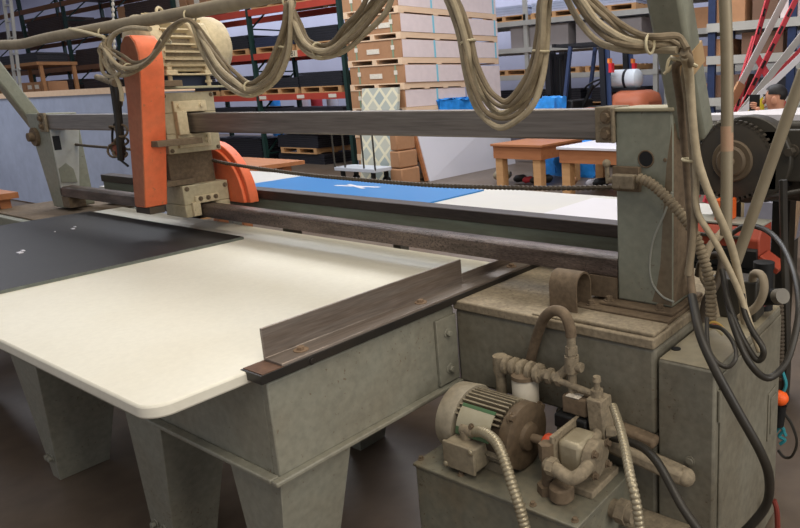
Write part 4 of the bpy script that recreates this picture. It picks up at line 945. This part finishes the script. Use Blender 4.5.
# blue drums glimpsed through the rack
for k, u in enumerate((262, 290, 304, 320, 342)):
    q = at_y(u, 98, 12.0)
    tag(build(MB().cyl((q.x, 12.4, 0), (q.x, 12.4, 1.5), .16), 'tube_roll', (BLUEW, WHITE, REDP, WHITE, BLUEW)[k]), ('blue', 'white', 'red', 'pale', 'bright blue')[k] + ' upright roll glimpsed between the rack beams ' + ('at left by the rack upright', 'left of the middle', 'in the middle', 'right of the middle', 'next to the carton stack')[k], 'roll', 'rolls standing behind the green rack')
# left racks: cartons and slabs
def carton(x0, x1, y0, y1, z0, z1, label, group=None, material=CARD, lab=True):
    t = thing('carton', label, 'box', ((x0 + x1) / 2, (y0 + y1) / 2, z0), group)
    build(MB().box(x0, x1, y0, y1, z0, z1), 'case', material, t, bevel=.006)
    if lab:
        xm = (x0 + x1) / 2; build(MB().box(xm - .12, xm + .1, y0 - .004, y0, z0 + (z1 - z0) * .4, z0 + (z1 - z0) * .75), 'paper_label', LABEL, t)
    return t
for k, (u0, u1, z, h) in enumerate(((118, 152, 3.40, .48), (153, 170, 3.40, .55), (170, 188, 3.40, .55), (190, 208, 3.40, .5))):
    carton(at_y(u0, 15, 9.1).x, at_y(u1, 15, 9.1).x, 9.1, 9.9, z, z + h, f'brown carton above the overhead pole, {("first","second","third","fourth")[k]} from the left, behind the motor', 'cartons on the rack above the motor')
for k, (u0, u1, v) in enumerate(((14, 25, 85), (26, 33, 85), (34, 40, 86), (41, 48, 85))):
    q0, q1 = at_y(u0, v, 6.6), at_y(u1, v, 6.6)
    carton(q0.x, q1.x, 6.6, 7.0, 1.72, 1.98, f'small brown carton on the cart at far left, {("first","second","third","fourth")[k]} from the left', 'small cartons at far left')
x0c, x1c = at_y(6, 88, 6.6).x, at_y(52, 88, 6.6).x
mm = MB().box(x0c, x1c, 6.4, 7.2, 1.66, 1.72).box(x0c, x1c, 6.4, 7.2, 2.33, 2.40)
for x in (x0c + .05, x1c - .1):
    for y in (6.45, 7.1): mm.box(x, x + .07, y, y + .07, 0, 2.33)
tag(build(mm, 'shelf_cart', mat('cart_wood', (170, 120, 76), .7, dirt=(110, 76, 50), amount=.6, scale=3)), 'tall brown wooden shelf cart behind the crate at far left', 'cart')
slab(x0c + .3, x1c - .2, 6.5, 7.1, 2.40, 2.62, 'dark slab bundle on top of the brown shelf cart', group='slabs at far left')
for k, (x, z, w, h) in enumerate(((-22.2, 2.50, 1.9, .45), (-25, 2.5, 1.6, .4), (-21.9, 3.4, 1.7, .3), (-19, 2.5, 1.9, .7))):
    slab(x - w / 2 + .3, x + w / 2 + .3, 9.1, 9.95, z, z + h, f'brown-black slab stack in the left racks, ' + ('on the beam just left of the orange cover', 'on the beam above the shelf cart', 'on the top beam left of the chain', 'behind the hose cluster')[k], mat('slab_brown', (52, 40, 36), .5, dirt=(84, 60, 46), amount=.5, scale=2), 'slabs in the left racks')
SB = mat('slab_brown', (52, 40, 36))
for x, z, w, h, lab in ((-27.4, 2.5, 2.2, .5, 'middle beam at the far left bay'), (-28, 3.4, 1.4, .4, 'upper beam at the far left bay'), (-24.6, 3.4, 2.4, .55, 'upper beam above the pole at far left'), (-18.3, 3.4, 2.3, .5, 'upper beam behind the hanging chain'), (-27.5, 1.65, 2.3, .45, 'lower beam at the far left bay'),
        (-24.5, 1.65, 2.4, .5, 'lower beam above the crate rail'), (-21.5, 1.65, 2.2, .4, 'lower beam just above the crate rail, beside the hoses'), (-18.5, 1.65, 2.4, .5, 'lower beam behind the orange cover'), (-21.5, 4.3, 2.4, .4, 'top beam at the upper picture edge')):
    slab(x - w / 2, x + w / 2, 9.06, 10.0, z, z + h, 'brown slab stack in left racks, ' + lab, SB, 'slabs in the left racks')
# steel ladder frame at far left
m = MB()
for (a, b) in (((3, -5), (14, 75)), ((10, -5), (20, 85))): m.bar(at_y(*a, 6), at_y(*b, 6), .05, .05)
for k in range(5): m.bar(at_y(4 + k * 2.4, 6 + k * 16, 6), at_y(11 + k * 2.2, 5 + k * 16, 6), .03, .03)
m.bar(at_y(14, 75, 6), (at_y(14, 75, 6).x, 6, 0), .05, .05).bar(at_y(20, 85, 6), (at_y(20, 85, 6).x, 6, 0), .05, .05)
tag(build(m, 'stepladder', RACKY), 'grey metal ladder at the far left edge in front of the racks', 'ladder')

# ================================================================== carton stack
PIT, SX0, SX1 = 0.40, -9.66, -8.33
names = ['lowest', 'second lowest', 'third from the bottom', 'fourth from the bottom', 'fifth from the bottom', 'sixth from the bottom', 'seventh from the bottom', 'topmost']
for k in range(8):
    z = k * PIT - (0.09 if k else 0); y1 = 9.50 if k < 5 else 10.5
    pm_ = MB()
    for q in range(3): x = SX0 + q * (SX1 - SX0 - .1) / 2; pm_.box(x, x + .1, 8.0, y1, z + .02, z + .09)
    pm_.box(SX0, SX1, 8.0, y1, z + .09, z + .11)
    for q in range(4): y = 8.0 + q * (y1 - 8.12) / 3; pm_.box(SX0, SX1, y, y + .12, z, z + .02)
    tag(build(pm_, 'long_pallet', WOODL), f'long pale pallet under the {names[k]} carton of the tall stack', 'pallet', 'pallets in the carton stack')
    j = random.uniform(-.02, .02)
    PIT_ = PIT if k else PIT - 0.09
    t = thing('carton', f'long brown carton, {names[k]} in the tall carton stack', 'box', ((SX0 + SX1) / 2, 9, z + .11), 'cartons in the tall stack')
    build(MB().box(SX0 + j, SX1 + j - .005, 8.01, y1, z + .11, z + PIT_ - .003), 'case', CARD, t, bevel=.008)
    build(MB().box(SX1 + j - .005, SX1 + j + .004, 8.03, y1, z + .115, z + PIT_ - .008), 'side_wrap', CARDP, t, 'pale pinkish long side')
    for x in (SX0 + .22, SX1 - .22): build(MB().box(x + j, x + j + .035, 8.004, 8.01, z + .112, z + PIT_ - .002), 'strap', STRAPG, t)
    for y in (8.75, 10.4):
        if y < y1: build(MB().box(SX1 + j + .004, SX1 + j + .008, y, y + .04, z + .112, z + PIT_ - .002), 'strap', STRAPB, t)
    x = SX0 + .50 + j
    for a, b in ([(x, x + .3)] + ([(x + .33, x + .6)] if k == 6 else [])): build(MB().box(a, b, 8.003, 8.01, z + .19, z + .27), 'paper_label', LABEL, t)
    for x in (SX0 + .2, SX1 - .24): build(MB().box(x + j, x + .08 + j, 8.001, 8.0038, z + .24, z + .31), 'corner_label', LABEL, t)
tag(build(MB().hexa([(-8.36, 9.56, 0), (-8.36, 9.56, 1.88), (-8.36, 10.5, 0), (-8.36, 10.5, 1.88), (-8.32, 9.56, 0), (-8.32, 9.56, 1.88), (-8.32, 10.5, 0), (-8.32, 10.5, 1.88)]), 'white_sheet', CARDP), 'pinkish white sheet standing upright at the rear right of the carton stack', 'sheet')
wp = thing('white_board', 'large white panel leaning against the carton stack below the upper rail', 'panel', (-8.15, 8.9, 0))
build(MB().hexa([(-8.06, 8.1, 0), (-8.28, 8.05, 1.05), (-8.16, 10.6, 0), (-8.285, 10.5, 1.05), (-8.02, 8.1, 0), (-8.24, 8.05, 1.05), (-8.12, 10.6, 0), (-8.245, 10.5, 1.05)]), 'panel', WHITE, wp)
build(MB().bar((-8.06, 8.07, 0.01), (-8.28, 8.02, 1.05), .06, .05), 'wood_edge', WOODT, wp)
tag(build(MB().hexa([(-9.27, 7.70, 0), (-9.27, 7.92, 1.55), (-9.27, 7.75, 0), (-9.27, 7.97, 1.55), (-8.40, 7.70, 0), (-8.40, 7.92, 1.55), (-8.40, 7.75, 0), (-8.40, 7.97, 1.55)]), 'foam_panel', DIAMOND), 'tall foam panel with a diamond pattern leaning on the carton stack', 'panel')
for k in range(3):
    z = k * .28
    tag(build(MB().box(-8.36 + .03 * k, -8.08 - .03 * k, 7.55, 7.95, z, z + .27), 'carton', CARD, None, bevel=.02), f'small crumpled brown carton beside the foam panel, {("bottom","middle","top")[k]} of three', 'box', 'small cartons by the foam panel')
def wrap(name, x0, x1, y0, y1, z0, z1, label):
    m = MB(); m.box(x0, x1, y0, y1, z0, z1)
    bmesh.ops.subdivide_edges(m.bm, edges=m.bm.edges[:], cuts=5, use_grid_fill=True)
    random.seed(int(abs(x0) * 50))
    for v in m.bm.verts:
        if v.co.z > z0 + .01: v.co += Vector((random.uniform(-.03, .03), random.uniform(-.03, .03), random.uniform(-.04, .03)))
    return tag(build(m, name, BLUEW, angle=60), label, 'tarp')
a, b = at_y(438, 97, 8.6), at_y(475, 112, 8.6)
wrap('blue_tarp', -8.325, -8.29, 8.75, 9.62, .02, 1.31, 'bright blue wrapped sheet standing between the white panel and the carton stack')
wrap('blue_tarp', at_y(533, 90, 9.4).x, at_y(553, 90, 9.4).x, 9.4, 9.8, 0, at_y(540, 98, 9.4).z, 'bright blue wrapped bundle in front of the forklift mast')
wrap('blue_tarp', -6.35, -5.6, 9.35, 9.8, 0, .55, 'blue wrap lying on the floor behind the wooden tables')

# platform cart
pc = thing('platform_cart', 'small platform cart with two hoop handles in front of the carton stack', 'cart', (-8.9, 7.4, 0))
d0, d1 = at_y(334, 167, 7.2), at_y(374, 167, 7.2)
build(MB().box(d0.x, d1.x, 7.2, 7.6, d0.z - .06, d0.z), 'deck', mat('deck', (186, 190, 196), .5), pc, bevel=.006)
for x in (d0.x + .12, d1.x - .12):
    for y in (7.25, 7.52): build(MB().cyl((x, y, .07), (x, y + .05, .07), .07).box(x - .03, x + .03, y, y + .05, .1, d0.z - .06), 'wheel', DARK, pc)
for xx in (d0.x + .0, d1.x - .26):
    build(MB().tube([(xx, 7.22, d0.z - .02), (xx, 7.22, .9), (xx + .02, 7.22, .97), (xx + .24, 7.22, .97), (xx + .26, 7.22, .9), (xx + .26, 7.22, d0.z - .02)], .014, 8), 'hoop_handle', MACH, pc)

# wooden work tables
def wood_table(u0, u1, vt, y0, y1, label, topm):
    a, b = at_y(u0, vt, y0), at_y(u1, vt, y0)
    t = thing('wood_table', label, 'table', ((a.x + b.x) / 2, (y0 + y1) / 2, 0)); z = a.z
    build(MB().box(a.x, b.x, y0, y1, z - .035, z), 'tabletop', topm, t, bevel=.004)
    build(MB().box(a.x + .03, b.x - .03, y0 + .03, y1 - .03, z - .22, z - .035), 'apron', WOODT, t)
    for x in (a.x + .05, b.x - .19):
        for y in (y0 + .05, y1 - .19): build(MB().box(x, x + .13, y, y + .13, 0, z - .2), 'leg', WOOD, t)
    return a, b, z
wood_table(490, 541, 144, 8.0, 9.2, 'brown wooden work table with thick legs, left one under the upper rail', WOODT)
a2, b2, z2 = wood_table(556, 640, 147, 7.75, 8.9, 'wooden work table with white top, right one beside the post', WHITE)
random.seed(5)
for k, (u, v, s, mt) in enumerate(((508, 182, .2, GALV), (525, 178, .14, DARK), (533, 181, .12, REDP), (550, 178, .16, DARK), (575, 183, .15, CARD), (598, 180, .14, WHITE), (606, 172, .16, DARK), (540, 172, .12, MACH))):
    q = at_y(u, v, 8.5)
    m = MB().lathe((q.x - s, 8.4, s * .5), (1, .25, .15), [(0, s * .2), (s * .3, s * .42), (s * 1.2, s * .42), (s * 1.5, s * .2)], 10)
    tag(build(m, 'power_tool', mt), ('pale grey', 'black', 'red', 'dark', 'brown', 'white', 'black bulky', 'dark grey')[k] + ' tool lying on the floor under the wooden tables, ' + ('leftmost', 'second from the left', 'between the table legs', 'under the table gap', 'under the right table', 'near the post', 'against the post', 'farther back')[k], 'tool', 'tools under the wooden tables')

# ================================================================== forklift
fk = thing('forklift', 'black and orange forklift with white gas bottle parked before the grey racks', 'forklift', (-6.2, 11.0, 0))
FY0, FY1 = 10.6, 11.55
fr_ = lambda u, v: at_y(u, v, FY0)
xr, xf = fr_(603, 80).x, fr_(553, 80).x
zt_ = fr_(575, 46).z
build(MB().box(xf - .1, xr + .05, FY0, FY1, .25, .95), 'chassis', FORK, fk, bevel=.03)
build(MB().box(xr - .45, xr + .05, FY0 - .01, FY1 + .01, .95, 1.06), 'side_cowl', FORKO, fk, bevel=.03)
m = MB(); xw0, xw1 = xr + .02, fr_(643, 90).x
m.box(xw0, xw1, FY0 + .02, FY1 - .02, .25, fr_(620, 91).z)
build(m, 'counterweight', FORKO, fk, bevel=.2)
for y in (FY0 + .04, FY1 - .04):
    build(MB().bar((xr + .02, y, .9), (xr - .02, y, zt_), .13, .10), 'rear_post', FORK, fk)
    build(MB().bar((xr + .10, y, .9), (xr + .06, y, zt_), .025, .11), 'post_trim', FORKB, fk)
    build(MB().bar((xf + .12, y, .6), (xf + .38, y, zt_), .06, .06), 'front_post', FORKB, fk)
    build(MB().box(xr + .12, xr + .18, y - .05, y + .05, 1.66, 1.82), 'tail_light', REDL, fk)
    build(MB().box(xr + .10, xr + .14, y - .05, y + .05, 1.82, 1.90), 'amber_light', AMBER, fk)
m = MB()
for y in (FY0 + .04, FY0 + .25, FY0 + .47, FY0 + .7, FY1 - .04): m.box(xf + .02, xr + .05, y - .02, y + .02, zt_, zt_ + .05)
m.box(xf, xf + .06, FY0, FY1, zt_, zt_ + .06).box(xr, xr + .07, FY0, FY1, zt_, zt_ + .06)
build(m, 'overhead_guard', FORK, fk)
m = MB()
for y in (FY0 + .15, FY0 + .3, FY1 - .3, FY1 - .15): m.box(xf - .28, xf - .16, y, y + .07, .15, zt_ - .05)
for z in (.5, 1.2, zt_ - .2): m.box(xf - .28, xf - .18, FY0 + .15, FY1 - .08, z, z + .1)
for y in (FY0 + .42, FY1 - .42): m.cyl((xf - .2, y, .4), (xf - .2, y, zt_ - .15), .035)
build(m, 'mast', FORK, fk)
for y in (FY0 + .2, FY1 - .3): build(MB().box(xf - 1.1, xf - .28, y, y + .12, .08, .13).box(xf - .33, xf - .28, y, y + .12, .08, .6), 'fork', FORK, fk)
build(MB().box(xf - .34, xf - .28, FY0 + .05, FY1 - .05, .45, 1.3), 'carriage_plate', FORK, fk)
for x, r in ((xf + .15, .33), (xr + .25, .27)):
    for y in (FY0 - .04, FY1 - .14): build(MB().lathe((x, y, r), (0, 1, 0), [(0, r * .8), (.03, r), (.15, r), (.18, r * .8)], 24), 'wheel', DARK, fk)
build(MB().box(xr - .5, xr - .1, FY0 + .25, FY1 - .25, .95, 1.08).bar((xr - .12, (FY0 + FY1) / 2, 1.0), (xr - .02, (FY0 + FY1) / 2, 1.55), .45, .12, up=(1, 0, 0)), 'seat', DARK, fk, bevel=.03)
sw = fr_(580, 80)
build(MB().torus((sw.x, FY0 + .45, 1.46), (-.6, 0, 1), .17, .018).bar((sw.x - .3, FY0 + .45, .95), (sw.x, FY0 + .45, 1.46), .05, .05), 'steering_wheel', DARK, fk)
build(MB().box(xf + .1, xf + .35, FY0 + .1, FY1 - .1, .9, 1.2), 'dashboard', DARK, fk, bevel=.03)
g0, g1 = at_y(612, 81, 11.0), at_y(641, 77, 11.0); gz = (g0.z + g1.z) / 2
gb = build(MB().lathe((g0.x, 11.0, gz), (1, 0, 0), [(0, .05), (.02, .13), (.06, .17), (g1.x - g0.x - .06, .17), (g1.x - g0.x - .02, .13), (g1.x - g0.x, .05)], 28), 'gas_bottle', TANKW, fk, 'white gas bottle')
build(MB().lathe((g0.x + (g1.x - g0.x) * .5, 11.0, gz), (1, 0, 0), [(0, .176), (.05, .176)], 28), 'bottle_strap', FORK, gb)
build(MB().lathe((g0.x - .03, 11.0, gz), (1, 0, 0), [(0, .10), (.04, .10)], 20), 'bottle_collar', FORK, gb)
build(MB().box(g0.x, g1.x, 10.85, 11.15, fr_(620, 91).z - .02, gz - .15), 'bottle_cradle', FORK, fk)

# ================================================================== grey racks
def shelf_rack(label, xs, y0, y1, ztop, levels, up, beam, deck=True):
    r = thing('storage_rack', label, 'rack', ((xs[0] + xs[-1]) / 2, y0, 0))
    for x in xs:
        for y in (y0, y1 - .07): build(MB().box(x - .05, x + .05, y, y + .07, 0, ztop), 'upright', up, r)
    for z in levels:
        for y in (y0 - .02, y1 - .03): build(MB().box(xs[0] - .06, xs[-1] + .06, y, y + .05, z - .11, z), 'beam', beam, r)
        build(MB().box(xs[0], xs[-1], y0 + .03, y1 - .03, z - .03, z), 'deck', beam, r)
    return r
shelf_rack('grey rack row behind the forklift', [-12.6, -9.5, -6.25], 13.0, 14.1, 5, [0.95, 1.72, 2.33, 2.93], RACKY, RACKY)
shelf_rack('grey rack beyond the tall arm, right of the forklift', [-6.0, -3.0, -0.2], 13.0, 14.1, 5, [1.0, 1.72, 2.45, 3.15], RACKY, RACKY)
GP = 'wooden pallets in the grey racks'
for z, zz in ((2.93, 'top shelf'), (1.72, 'lower shelf'), (.95, 'lowest shelf')):
    for k, x in enumerate((-10.1, -8.7, -7.3)):
        pallet(x, 13.5, z, f'wooden pallet on the {zz} of the grey rack, {("left","middle","right")[k]} one above the forklift', group=GP)
        if z != 1.72: slab(x - .62, x + .62, 13.05, 14.0, z + .13, z + .13 + (.22 if z > 2 else .3), f'slab stack on the {zz} pallet in the grey rack, {("left","middle","right")[k]} one', SLAB if z < 2 else PANEL, 'slab stacks in the grey racks')
q0, q1 = at_y(512, 40, 13.1), at_y(540, 40, 13.1)
carton(-10.0, -8.4, 13.1, 13.9, 2.33, 2.8, 'wide grey-brown carton on the middle shelf of the grey rack', None, mat('card_grey', (150, 142, 140), .8, dirt=(130, 122, 118), amount=.5, scale=2), False)
carton(-8.2, -6.6, 13.1, 13.9, 2.33, 2.78, 'wide taupe carton on the middle shelf behind the hanging cables', None, mat('card_grey', (150, 142, 140)), False)
# nearer blue shelf unit at right with cartons
shelf_rack('blue post shelf unit behind the leaning ladders at right', [-3.5, -2.45, -1.2], 9.0, 9.8, 4.2, [.6, 1.25, 1.80, 2.22], RACKB, RACKY)
for k, (u0, u1, z, h, mt, lab) in enumerate(((709, 745, 2.22, .5, CARD, 'plain brown carton on the upper shelf right of the tall arm'), (752, 778, 2.22, .6, mat('card_dark', (112, 84, 66), .8, dirt=(90, 66, 52), amount=.5, scale=2), 'dark brown carton on the upper shelf behind the ladders'), (780, 812, 2.22, .7, CARDP, 'pale wrapped carton at the right end of the upper shelf'),
        (742, 784, 1.80, .28, mat('card_dark', (112, 84, 66)), 'dark brown carton on the second shelf behind the ladders'), (712, 730, 1.80, .22, CARD, 'brown carton on the second shelf left of the upright pipe'), (716, 740, 1.25, .3, mat('card_dark', (112, 84, 66)), 'dark carton on the lower shelf behind the upright pipe'), (760, 790, 1.25, .25, SLAB, 'black carton on the lower shelf above the person'))):
    xx0, xx1 = at_y(u0, 20, 9.05).x, at_y(u1, 20, 9.05).x
    carton(xx0, xx1, 9.05, 9.7, z, z + h, lab, 'cartons on the blue shelf unit', mt, False)
# beige cartons in the far grey-blue rack
for k, (x, z, h) in enumerate(((-5.4, 2.45, .4), (-4.3, 2.45, .35), (-5.2, 1.72, .4), (-4.2, 1.72, .3), (-5.3, 1.0, .4))):
    carton(x - .45, x + .45, 13.1, 13.9, z, z + h, 'brown carton in the far rack seen between the tall arm and the forklift, ' + ('upper left', 'upper right', 'middle left', 'middle right', 'lowest')[k], 'cartons in the far blue rack', CARD if k % 2 == 0 else mat('card_grey', (150, 142, 140)), False)

# ================================================================== ladders and planks leaning at right
def ladder(p0, p1, w, label):
    p0, p1 = Vector(p0), Vector(p1); t = thing('ladder', label, 'ladder', p0, 'leaning ladders'); s = Vector((.25, -.97, 0)) * w
    for k in (0, 1): build(MB().bar(p0 + s * k, p1 + s * k, .022, .05), 'rail', REDP, t)
    n = int((p1 - p0).length / .2); d = (p1 - p0).normalized()
    for k in range(1, n):
        c = p0.lerp(p1, k / n); build(MB().bar(c - s * .03, c + s * 1.03, .035, .035), 'rung', LADDERG, t)
        build(MB().bar(c + s - d * .045, c + s + d * .045, .027, .03), 'rung_plate', DARK, t)
    return t
def floor_from(u0, v0, u1, v1, y):     # extend a sight line segment straight down to the floor
    a, b = at_y(u0, v0, y), at_y(u1, v1, y); d = b - a
    return a + d * ((0.03 - a.z) / d.z), a
lo, hi = floor_from(783, -30, 733, 100, 7.2); hi = hi + Vector((0, .9, 0)); ladder(lo, hi, .12, 'red ladder leaning steeply right of the upright pipe, front one')
lo, hi = floor_from(752, -30, 727, 108, 7.6); hi = hi + Vector((0, .8, 0)); ladder(lo, hi, .12, 'red ladder leaning upright just right of the upright pipe, rear one')
def plank(u0, v0, u1, v1, y, w, h, mt, label, name='plank', cat='plank'):
    lo, hi = floor_from(u0, v0, u1, v1, y); hi = hi + Vector((0, .7, 0))
    return tag(build(MB().bar(lo, hi, w, h), name, mt), label, cat, 'planks leaning with the ladders')
plank(772, -20, 722, 100, 7.36, .035, .07, LADDERG, 'wide pale grey plank leaning between the red ladders')
plank(785, 30, 735, 104, 6.9, .03, .07, LADDERG, 'pale grey rail leaning low to the right over the person', 'rail')
plank(812, 26, 742, 100, 6.7, .03, .06, WHITE, 'white rail leaning lowest to the right at the photo edge', 'rail')
plank(735, 35, 722, 108, 7.8, .03, .07, REDP, 'short red rail leaning next to the upright pipe', 'rail')
plank(792, 38, 738, 102, 7.0, .02, .05, REDP, 'thin dark red strip among the pale leaning rails', 'rail')
plank(719, 85, 706, 122, 7.0, .04, .1, CARD, 'tan cardboard strip leaning left of the upright pipe', 'strip')
a, b = at_y(756, 55, 8.0), at_y(772, 84, 8.0); d = b - a; lo = a + d * ((.03 - a.z) / d.z)
tag(build(MB().bar(lo, a, .05, .07), 'rail', REDP), 'red rail leaning the other way above the person', 'rail', 'planks leaning with the ladders')
for k, u in enumerate((751, 758)):
    q = at_y(u, 98, 8.4); 
    tag(build(MB().lathe((q.x, 8.4, 0), (0, 0, 1), [(0, .10), (q.z - .12, .08), (q.z + .08, .05), (q.z + .10, .03)], 14), 'yellow_cone', YEL), ('left', 'right')[k] + ' one of two tall yellow plastic cones left of the person', 'cone', 'yellow cones')

# ================================================================== person behind the white slab
PY = 5.1
PY = 5.6
hd = at_y(776, 99, PY)
pr = thing('person', 'person with short dark hair holding a phone up, behind the white slab', 'person', (hd.x, PY, 0))
def skin(name, chain, material, parent, sub=2):
    vs, es = [], []; idx = {}
    me = bpy.data.meshes.new(name)
    for k, (p, r, par) in enumerate(chain):
        vs.append(Vector(p) - BASE[parent.name]); 
        if par is not None: es.append((par, k))
    me.from_pydata(vs, es, [])
    o = bpy.data.objects.new(name, me); S.collection.objects.link(o); o.parent = parent; BASE[o.name] = BASE[parent.name]
    o.modifiers.new('skin', 'SKIN').use_smooth_shade = True
    for k, (p, r, par) in enumerate(chain):
        sv = me.skin_vertices[0].data[k]; sv.radius = (r, r); sv.use_root = (k == 0)
    sd = o.modifiers.new('sub', 'SUBSURF'); sd.levels = sub; sd.render_levels = sub
    me.materials.append(material); return o
hz = hd.z      # head centre
X, Y = hd.x, PY
B = lambda dx, dy, dz: (X + dx, Y + dy, hz + dz)
body = [(B(.08, .03, -.66), .13, None), (B(.06, .02, -.45), .14, 0), (B(.05, .01, -.27), .13, 1), (B(.03, 0, -.18), .07, 2), (B(.01, 0, -.11), .055, 3), (B(-.005, 0, -.03), .082, 4), (B(-.01, 0, .04), .088, 5), (B(-.005, 0, .09), .055, 6),
        (B(.05, -.17, -.25), .065, 2), (B(.0, -.24, -.42), .048, 8), (B(-.11, -.16, -.22), .034, 9), (B(-.125, -.09, -.08), .026, 10),
        (B(.05, .18, -.25), .065, 2), (B(.03, .25, -.46), .048, 12), (B(-.06, .22, -.64), .036, 13), (B(-.10, .19, -.70), .03, 14),
        (B(.09, -.09, -.76), .09, 0), (B(.06, -.10, -1.02), .068, 16), (B(.10, -.10, 0.05 - hz), .045, 17), (B(-.04, -.11, 0.035 - hz), .035, 18),
        (B(.09, .12, -.76), .09, 0), (B(.08, .13, -1.02), .068, 20), (B(.12, .13, 0.05 - hz), .045, 21), (B(-.02, .14, 0.035 - hz), .035, 22)]
bo = skin('body', body, SKIN, pr)
# shirt and trousers follow the body a little wider
sh = [(body[0][0], .142, None), (body[1][0], .155, 0), (body[2][0], .143, 1), (B(.035, 0, -.195), .085, 2), (body[8][0], .078, 2), (body[9][0], .062, 4), (B(-.05, -.20, -.33), .05, 5), (body[12][0], .078, 2), (body[13][0], .062, 7), (B(-.02, .235, -.55), .052, 8)]
skin('shirt', sh, SHIRT, pr)
tr = [(B(.08, .03, -.68), .140, None), (body[16][0], .102, 0), (body[17][0], .08, 1), (B(.10, -.10, .1 - hz), .06, 2), (body[20][0], .102, 0), (body[21][0], .08, 4), (B(.12, .13, .1 - hz), .06, 5)]
skin('trousers', tr, JEANS, pr)
m = MB().sphere(B(-.002, 0, .04), .09, (1.02, .92, .88), 28)
for v in list(m.bm.verts):
    q = v.co - Vector(B(0, 0, 0))
    if q.z < .028 + (q.x < -.045) * .035 - (q.x > .04) * .05: m.bm.verts.remove(v)
build(m, 'hair', HAIR, pr)
for s in (-1, 1):
    build(MB().sphere(B(.01, s * .088, -.01), .032, (.75, .35, 1.1), 12), 'ear', SKIN, pr)
    build(MB().sphere(B(-.082, s * .033, .015), .012, (.7, 1.1, .8), 10), 'eye', WHITE, pr)
build(MB().sphere(B(-.096, 0, -.02), .018, (.9, .75, 1.3), 12), 'nose', SKIN, pr)
build(MB().sphere(B(-.083, 0, -.062), .02, (.5, 1.2, .35), 12), 'mouth', mat('lips', (160, 90, 80), .5), pr)
for s in (-1, 1): build(MB().sphere(B(-.088, s * .034, .036), .02, (.4, 1.1, .25), 10), 'eyebrow', HAIR, pr)
hx = Vector(B(-.128, -.055, -.045))
ch = [(hx + Vector((.008, -.02, -.05)), .024, None), (hx + Vector((0, -.01, -.01)), .026, 0)]
skin('palm', ch, SKIN, pr, 2)
for k in range(4):
    f0 = hx + Vector((-.004, -.005, .012 - k * .014)); L = (.9, 1.0, .95, .78)[k]
    skin('finger', [(f0, .0095, None), (f0 + Vector((-.035 * L, -.006, .008)), .009, 0), (f0 + Vector((-.06 * L, .012, .006)), .008, 1), (f0 + Vector((-.066 * L, .032, .003)), .007, 2)], SKIN, pr, 1)
skin('thumb', [(hx + Vector((0, .0, -.03)), .012, None), (hx + Vector((-.02, .028, -.03)), .011, 0), (hx + Vector((-.045, .045, -.012)), .009, 1)], SKIN, pr, 1)
tag(build(MB().box(hx.x - .075, hx.x + .01, hx.y + .012, hx.y + .022, hx.z - .05, hx.z + .085), 'phone', DARK, None, bevel=.003), 'black phone held up in front of the person\'s face', 'phone')
